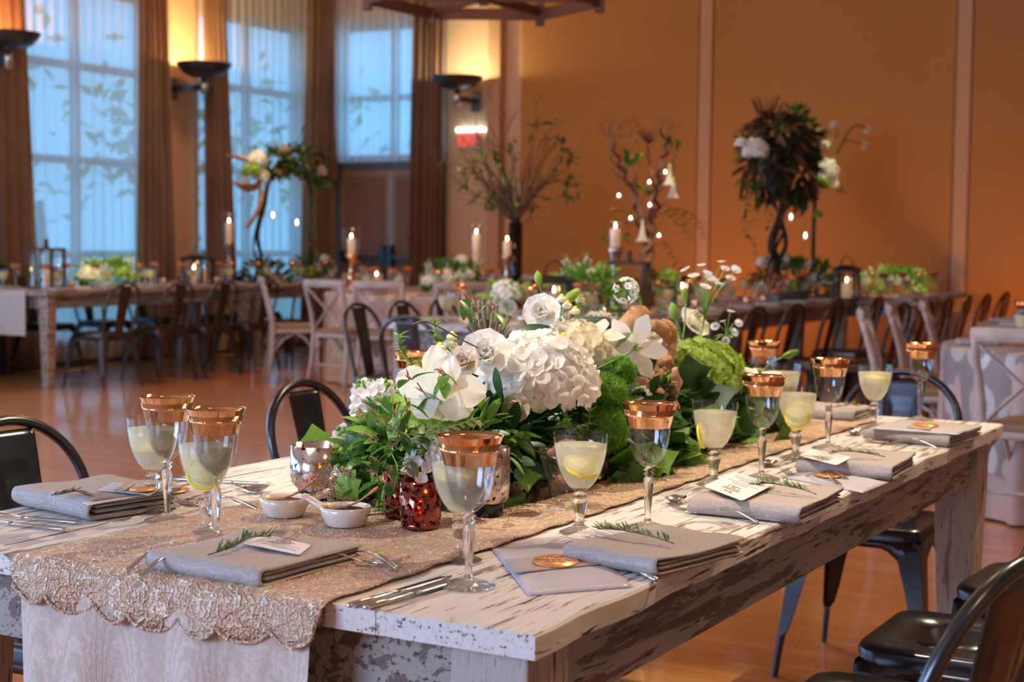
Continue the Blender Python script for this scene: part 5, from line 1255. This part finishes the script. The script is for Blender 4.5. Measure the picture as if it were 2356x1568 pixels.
lantern('small black lantern with wire handle right of the curly willow',(-4.29,Yx(1570,-4.29),.781),.125,.24,M['iron'],.2,short='small black lantern right of the willow')
lantern('black lantern with bright candle right of the tall rust arrangement',(-3.8,Yx(1948,-3.8),.786),.165,.30,M['iron'],.1,((0,0,.04,.42),),0,'black lantern right of the rust arrangement')
candlestick('turned silver candlestick beside the branch arch',(-9.9,Yx(527,-9.9),.786),.40,.19,.07,.30)
p=onD(808,640,13.75); candlestick('hurricane candlestick in front of the double door',(p.x,p.y,.769),.32,.15,.075,.24,M['gold'])
p=onD(1095,640,13.4); candlestick('candlestick with tall bright candle under the exit sign',(p.x,p.y,.769),.30,.22,.055,.30,M['merc'])
candlestick('amber glowing hurricane candlestick left of the curly willow',(-4.4,Yx(1414,-4.4),.781),.42,.12,.042,.17,M['merc'])
p=onD(1166,640,13.0); candlestick('slim candlestick just left of the bushy twig vase',(p.x,p.y,.769),.34,.12,.03,.14,M['merc'],False)
# ---------------------------------------------------------------- low far arrangements
def arrangement(label,c,w,h,d,spec,seed,spikes=0,nleaf=150,lm='green'):
    r=random.Random(seed); t=thing('low_flower_arrangement',label,'flower arrangement',c); dirn=Vector((CR.x,CR.y,0)).normalized()
    b=MB(); leaf_mound(b,(0,0,h*.32),(w*.5,d*.5,h*.42),nleaf,r,(.05,.11),.42,'leaf',0,.3,1,-.6); b.build('foliage',M[lm],t)
    for fx,fz,R,mt,kind in spec:
        b=MB(); p=dirn*(fx*w)+Vector((0,0,fz*h))+Vector((-CF.x,-CF.y,0))*d*.25
        if kind=='h': hydrangea(b,p,(R,R,R*.85),r,70,0,R*.24)
        elif kind=='l': ruffled(b,p,D(0,.5,1),R,r,0,1)
        elif kind=='b': b.ball(p,R,12,8,0)
        b.build({'h':'hydrangea_head','l':'ruffled_bloom','b':'round_bloom'}[kind],[M[mt],M['yel']],t)
    for k in range(spikes):
        x=r.uniform(-.42,.42); p=dirn*(x*w)+Vector((0,0,h*r.uniform(.35,.55))); b=MB(); stockflower(b,p,D(x*.8+r.uniform(-.2,.2),1,r.uniform(-.1,.4)),h*r.uniform(.35,.55),.028,r,20); b.build('flower_spike',[M['white'],M['lgreen']],t)
    return t
a1=(-9.85,Yx(248,-9.85),.786)
arrangement('bright white and lime low flowers between lanterns on the left table',a1,.56,.30,.35,((-.25,.35,.085,'cream_p','h'),(-.05,.3,.07,'white','h'),(.28,.40,.075,'lime','h'),(.36,.35,.05,'cream_p','l')),31,7,170,'lgreen')
a2=(-9.75,Yx(612,-9.75),.786)
arrangement('dark leafy low flowers with two round blooms at the foot of the branch arch',a2,.50,.27,.3,((-.02,.20,.075,'lime','h'),(.17,.16,.075,'peach_p','h'),(-.25,.62,.035,'peach_p','l'),(.05,.70,.035,'peach_p','l'),(.28,.60,.035,'peach_p','l')),32,0,190,'dgreen')
a3=(-9.8,Yx(720,-9.8),.786)
arrangement('leafy low flowers with lime bloom at the right foot of the branch arch',a3,.42,.32,.3,((-.05,.25,.085,'lime','h'),(.2,.45,.05,'peach_p','l'),(.3,.72,.05,'white','h'),(.42,.2,.05,'cream_p','h')),33,2,160,'green')
p=onD(1040,640,13.3); a4=(p.x,p.y,.769)
arrangement('blush and cream low flowers on the mid-left round table',a4,.55,.34,.35,((-.35,.30,.06,'white','h'),(-.1,.42,.08,'peach_p','h'),(.1,.32,.08,'peach_p','h'),(.22,.50,.07,'cream_p','h'),(.15,.85,.05,'peach_p','h'),(-.2,.15,.05,'peach_p','h')),34,3,180,'green')
a5=(-4.35,Yx(1165,-4.35,690),.781)
arrangement('single large bright white bloom on the grey-ended table',a5,.22,.26,.16,((0,.62,.075,'white','h'),(.02,.28,.06,'white','l')),35,0,40,'lgreen')
a6=(-4.3,Yx(1350,-4.3),.781)
arrangement('wild yellow-green greenery with white buds between two lanterns',a6,.42,.36,.36,((-.25,.30,.05,'white','h'),(0,.25,.06,'cream_p','h'),(.05,.72,.035,'white','l'),(-.1,.5,.035,'cream_p','l')),36,5,260,'lgreen')
a7=(-4.25,Yx(1520,-4.25),.781)
arrangement('glowing lime hydrangea heads at the foot of the curly willow',a7,.26,.28,.2,((-.2,.72,.06,'lime','h'),(.2,.78,.06,'lime','h'),(0,.4,.05,'lime','h')),37,2,60,'lgreen')
a8=(-4.25,Yx(1830,-4.25),.781)
arrangement('wide white and blush low flowers at the foot of the tall rust arrangement',a8,.80,.40,.4,((-.36,.22,.05,'cream_p','h'),(-.22,.28,.07,'peach_p','h'),(.02,.22,.09,'lime','h'),(.24,.34,.10,'peach_p','h'),(-.38,.75,.04,'white','b'),(-.26,.72,.035,'white','b'),(.1,.7,.035,'white','l'),(-.12,.8,.03,'white','l'),(.42,.5,.04,'white','l')),38,5,300,'green')
t=thing('planter_trough','blue-grey rectangular trough in front of the white and blush low flowers','trough',(-4.12,Yx(1815,-4.12),.781),0); MB().box(-.07,.07,-.42,.30,0,.075).build('trough_body',simple('slate_trough',(.16,.18,.21),.6),t,bevel=.004); MB().box(-.075,.075,-.425,.305,.07,.08).build('trough_rim',simple('slate_rim',(.2,.22,.25),.6),t)
p=onX(1790,655,-4.0)
for i,(a,b_) in enumerate((((1765,672),(1785,632)),((1786,676),(1808,634)))):
    A,B=onX(*a,-3.95),onX(*b_,-4.02); o=MB().tube([A,A.lerp(B,.5)+Vector((.01,0,0)),B],.016,8).build('copper_bark_stick',simple('orange_bark',(.42,.16,.06),.7,var=.3,scale=40)); tag(o,'orange bark stick leaning on the trough, %s of two'%('left','right')[i],'stick')
a9=(-3.8,Yx(2060,-3.8),.786)
arrangement('bright white and lime spiky low flowers near the far end of the right tables',a9,.60,.28,.34,((-.2,.25,.06,'lime','h'),(.1,.45,.07,'white','h'),(.32,.2,.05,'cream_p','h')),39,9,190,'lgreen')
for t_,e in ((a1,900),(a4,380),(a5,420),(a6,420),(a7,420),(a9,950),((-9.72,Yx(590,-9.72),2.05),420)):
    pin((t_[0],t_[1],t_[2]+.12),(t_[0]+.9,t_[1]-1.2,CEIL-.2),e,.20,(1.0,.88,.52))
# ---------------------------------------------------------------- tall arrangements
def tealight(label,c,R=.045,drop=.0):
    t=thing('hanging_tealight',label,'hanging candle',c)
    MB().lathe([(.0001,-R)]+[(R*math.sin(PI*k/9),-R*math.cos(PI*k/9)) for k in range(1,8)],20,cap=False).build('glass_globe',M['glass'],t)
    w=MB().lathe([(.016,-R*.85),(.016,-R*.45),(.0001,-R*.45)],12).build('tealight',M['wax'],t)
    MB().lathe([(.0001,-R*.45),(.007,-R*.2),(.0001,R*.35)],8).build('flame',M['flame'],w)
    MB().tube([(0,0,R),(0,0,R+.12+drop)],.0012,4).build('hanging_wire',M['iron'],t)
M['rwood']=simple('reddish_willow',(.20,.085,.04),.7,var=.3,scale=15)
A=lambda px,py,dx=0: onX(px,py,-9.8+dx)
r=random.Random(5)
t=thing('branch_arch','tall arch of driftwood, white hydrangeas and hanging greens on the left table','flower arrangement',(0,0,0))
def bb(nm,b,m,lab=None):
    o=b.build(nm,m,t)
    if lab: o['label']=lab
b=MB(); b.tube(catmull([A(600,655),A(603,600),A(592,540),A(608,470),A(618,420),A(640,395)],6),[.018]*10+[.024]*15+[.018]*6,8); b.tube(catmull([A(585,655),A(590,600),A(583,560),A(600,480)],6),.011,6); b.tube(catmull([A(718,655),A(714,560),A(716,470),A(705,410),A(660,385)],6),.016,8); bb('twisted_trunk',b,M['bark'])
b=MB(); knobwood(b,[A(520,355),A(548,362),A(575,372),A(600,405)],[.008,.022,.022,.026],r); bb('driftwood_arm',b,M['drift'])
b=MB(); knobwood(b,[A(568,522,.1),A(588,495,.1),A(600,460,.1),A(598,425,.1)],[.022,.020,.026,.02],r); bb('driftwood_arm',b,M['drift'])
b=MB(); knobwood(b,[A(540,420),A(565,432),A(590,428),A(600,410)],[.02,.035,.035,.02],r); bb('shell_wood',b,M['drift'])
for q,R,mt in (((592,368),.085,'white'),((578,395),.085,'lime'),((600,405),.075,'white'),((565,420),.04,'peach_p'),((655,345),.05,'peach_p'),((735,395),.07,'peach_p')):
    b=MB(); hydrangea(b,A(*q,.08),(R,R,R),r,90,0,R*.26); bb('hydrangea_head',b,M[mt])
b=MB()
for q,rad,n in (((640,375),(.1,.16,.10),150),((690,370),(.12,.22,.12),220),((730,390),(.1,.1,.12),90)): leaf_mound(b,A(*q),rad,n,r,(.06,.12),.5,'leaf',0,0,3,-1)
bb('mixed_foliage',b,[M['lgreen'],M['rust'],M['green']])
for pts in (((585,430),(578,470),(575,520)),((605,430),(612,470),(606,500)),((596,430),(595,460),(598,485)),((715,400),(716,450),(718,520),(716,580)),((720,420),(724,480),(722,540))):
    b=MB(); vine(b,[A(*q,.05) for q in pts],r,.05,.35,.035,0,1); bb('hanging_vine',b,[M['lgreen'],M['stem']])
for pts in (((655,360),(648,320),(640,300)),((690,360),(700,310),(722,280)),((685,355),(680,330),(705,300)),((560,365),(575,350),(585,345))): b=MB(); b.tube(catmull([A(*q) for q in pts],5),.004,5,1); c=A(*pts[-1]); leaf_mound(b,c,(.04,.06,.02),16,r,(.02,.04),.6,'leaf',0); bb('airy_tip',b,[M['ggreen'],M['stem']])
tealight('left one of two glass tealight globes hanging under the branch arch',A(628,493,.05),.062); tealight('right one of two glass tealight globes hanging under the branch arch',A(683,510,.05),.062)
# B: bushy twigs in a tall vase
DB=13.3; Bp=lambda px,py,dd=0: onD(px,py,DB+dd)
p=Bp(1185,640); t=thing('twig_vase','tall vase of bushy bare twigs and loose green leaves below the exit sign','flower arrangement',(0,0,0))
o=MB().lathe([(.055,0),(.06,.01),(.062,.62),(.059,.62),(.056,.02)],24,M=T(p.x,p.y,.770),cap=False).build('tall_vase',thinglass('dark_vase_glass',(.45,.42,.38)),t)
b=MB()
for k in range(12): a=k*.52; b.tube([(p.x+.03*math.cos(a),p.y+.03*math.sin(a),.79),(p.x-.03*math.cos(a),p.y-.03*math.sin(a),1.42)],.010,5)
b.build('stems_in_vase',M['bark'],t)
top=Vector((p.x,p.y,1.38)); r=random.Random(12)
for k in range(26):
    b=MB(); an=r.uniform(-1.15,1.15); d=CR*math.sin(an)+Vector((0,0,1))*math.cos(an)*1.1-CF*r.uniform(-.5,.5)
    branch(b,top,d,r.uniform(.36,.66),.008,r,2,0,.16,.16 if k<9 else .04,.42,5,1,.07); b.build('bare_branch',[M['twig'],M['green'] if k%2 else M['lgreen']],t)
b=MB()
for q in ((1090,390),(1080,420),(1120,350),(1135,430),(1110,460),(1270,330),(1285,350),(1300,370),(1240,300),(1320,430),(1305,445),(1170,500),(1150,480),(1210,500),(1240,470)):
    leaf_mound(b,Bp(*q),(.07,.07,.07),12,r,(.06,.10),.32,'leaf',0,-.5,2)
b.build('drooping_leaves',[M['green'],M['dgreen']],t)
for q in ((1105,365),(1115,358),(1138,378),(1150,382),(1158,412),(1160,420),(1190,470)): MB().ball(Bp(*q,-.2),.022,8,6).build('yellow_bud',M['lime'],t)
# C: curly willow with hanging lights
C_=lambda px,py,dx=0: onX(px,py,-4.29+dx)
t=thing('curly_willow','curly willow branches with tiny hanging candles on the right-hand tables','flower arrangement',(0,0,0)); r=random.Random(8)
b=MB(); base=C_(1492,690)
for pts,rd in ((((1492,700),(1498,620),(1488,560),(1478,500),(1455,440),(1432,395),(1415,350),(1402,300)),.028),(((1490,690),(1482,600),(1500,540),(1495,480),(1510,430),(1520,380),(1532,340),(1520,295)),.028),(((1495,560),(1470,520),(1462,470),(1462,400),(1452,345)),.018),(((1500,500),(1512,470),(1500,410),(1492,370),(1490,330)),.018),(((1462,440),(1430,410),(1412,390),(1405,350)),.008),(((1515,440),(1540,400),(1552,370),(1545,330)),.007)):
    P_=catmull([C_(x,y,r.uniform(-.08,.08)) for x,y in pts],7); n=len(P_); P_=[q+Vector((math.sin(i*1.3)*.012,math.cos(i*1.1)*.015,0)) for i,q in enumerate(P_)]
    b.tube(P_,[rd*(1-.7*i/n) for i in range(n)],7)
b.build('twisted_trunk',M['rwood'],t)
for q in ((1402,300),(1415,350),(1432,395),(1452,345),(1490,330),(1520,295),(1532,340),(1545,330),(1405,350),(1510,430)):
    b=MB(); branch(b,C_(*q),Vector((0,r.uniform(-.5,.5),1)),r.uniform(.12,.2),.005,r,2,0,.5,0,.8,5); b.build('curly_twigs',M['rwood'],t)
b=MB(); c=C_(1492,330)
for k in range(16): a=k*2.4; d=Vector((math.cos(a)*.5,math.sin(a),.4+.6*r.random())).normalized(); b.tube(catmull([c,c+d*.06,c+d*.11+Vector((0,0,.02))],4),[.006]*4+[.003]*4+[.001],5)
b.build('air_plant',M['rust'],t)
b=MB()
for q in ((1448,370),(1440,385),(1458,375),(1560,345),(1535,342),(1475,440),(1485,455)): leaf_mound(b,C_(*q),(.02,.03,.03),4,r,(.05,.08),.6,'leaf',0)
for pts in (((1510,500),(1560,480),(1600,500),(1625,545)),((1560,480),(1585,520),(1590,560)),((1520,460),(1560,500),(1570,540)),((1460,500),(1420,480),(1395,500),(1388,550)),((1450,520),(1440,500),(1445,560)),((1480,580),(1530,560),(1560,600))):
    vine(b,[C_(*q) for q in pts],r,.06,.35,.05,0,1)
b.build('willow_leaves',[M['green'],M['twig']],t)
for q in ((1548,455),(1478,555),(1540,425)):
    b=MB(); c=C_(*q,.1); b.lathe([(.045,0),(.030,.018),(.018,.05),(.010,.10),(.006,.14)],12,0,T(c.x,c.y,c.z),False); b.build('trumpet_bloom',M['cream_p'],t)
for i,(q,l) in enumerate((((1424,448),'far left'),((1494,417),'upper middle'),((1531,394),'upper right'),((1495,470),'centre'),((1451,500),'lower left'),((1516,540),'lower right'))):
    tealight('tiny candle globe hanging %s in the curly willow'%l,C_(*q,.12),.022,-.06)
# D: tall rust arrangement on dark twisted stems
D_=lambda px,py,dx=0: onX(px,py,-4.25+dx)
t=thing('tall_rust_arrangement','tall dark-stemmed arrangement of rust foliage with bright white side cluster on the right','flower arrangement',(0,0,0)); r=random.Random(17)
b=MB()
for pts,rd in ((((1775,660),(1785,600),(1775,560),(1795,500),(1805,440),(1797,380),(1790,330)),.035),(((1800,660),(1790,610),(1808,560),(1795,500)),.02),(((1760,650),(1775,590),(1800,540)),.014)): b.tube(catmull([D_(*q) for q in pts],6),rd,8)
b.build('twisted_trunk',M['bark'],t)
b=MB(); b.tube(catmull([D_(1872,660),D_(1871,560),D_(1874,470),D_(1868,420),D_(1850,360)],6),.018,8); b.build('side_stem',M['bark'],t)
b=MB()
for q,rad,n in (((1790,330),(.2,.30,.22),340),((1830,390),(.15,.20,.25),240),((1760,390),(.14,.16,.22),160),((1850,320),(.12,.14,.14),120)): leaf_mound(b,D_(*q),rad,n,r,(.08,.16),.36,'leaf',0,-.5,3,-1)
b.build('rust_foliage',[M['rust'],M['dgreen'],M['bark']],t)
b=MB()
for q,rad,n in (((1830,275),(.08,.12,.10),70),((1720,330),(.06,.08,.06),40),((1850,290),(.06,.1,.08),40)): leaf_mound(b,D_(*q),rad,n,r,(.05,.08),.5,'leaf',0,.4,1,-1)
for pts in (((1745,380),(1725,430),(1715,480),(1718,540)),((1750,400),(1745,450),(1735,520)),((1735,370),(1715,400),(1708,450)),((1780,430),(1770,480),(1768,520)),((1830,430),(1835,480),(1830,500))): vine(b,[D_(*q,.05) for q in pts],r,.06,.45,.035,0,1)
b.build('hanging_leaves',[M['green'],M['twig']],t)
b=MB(); c=D_(1765,275)
for k in range(22): a=k*2.4; d=Vector((math.cos(a)*.6,math.sin(a),.2+.8*r.random())).normalized(); b.tube(catmull([c,c+d*.09,c+d*.17+Vector((0,-.02,.05))],4),[.009]*4+[.005]*4+[.001],5)
b.build('air_plant',M['rust'],t)
for q,R,mt,dx in (((1738,347),.085,'white',.15),((1705,330),.04,'white',.1),((1898,395),.10,'white',.1),((1890,425),.06,'lime',.12),((1915,425),.05,'cream_p',.14),((1870,405),.035,'white',.14),((1893,335),.05,'cream_p',.1),((1885,310),.04,'peach_p',.1),((1882,495),.035,'lime',.1)):
    b=MB(); hydrangea(b,D_(*q,dx),(R,R,R),r,80,0,R*.28); b.build('hydrangea_head',M[mt],t)
b=MB()
for pts,R in ((((1905,390),(1935,335),(1955,298),(1975,288),(1996,297)),.026),(((1940,325),(1960,325),(1990,335)),.022),(((1905,340),(1920,320),(1926,300),(1918,288)),.028)):
    Q=[D_(*q,.1) for q in pts]; b.tube(catmull(Q,6),.009 if R==.026 else .006,7,1); hydrangea(b,Q[-1],(R,R,R),r,26,0,.018,0,-1)
b.build('allium_stems',[M['cream_p'],M['lgreen']],t)
b=MB(); vine(b,[D_(*q,.1) for q in ((1905,415),(1925,420),(1945,445))],r,.05,.5,.03,0,1); vine(b,[D_(*q,.1) for q in ((1865,430),(1850,460),(1845,490))],r,.05,.5,.03,0,1); vine(b,[D_(*q,.1) for q in ((1740,600),(1735,560),(1720,540))],r,.04,.5,.05,0,1); vine(b,[D_(*q,.1) for q in ((1842,600),(1848,560),(1862,545))],r,.03,.5,.05,0,1); b.build('pale_leaf_sprays',[M['ggreen'],M['stem']],t)
tealight('upper glass tealight globe beside the dark twisted stem',D_(1820,497,.1),.05); tealight('lower glass tealight globe right of the dark twisted stem',D_(1853,540,.1),.05)
q=D_(1900,375,.1); pin((q.x,q.y,q.z),(q.x+1.6,q.y-1.4,CEIL-.2),600,.16,(1,.92,.62))
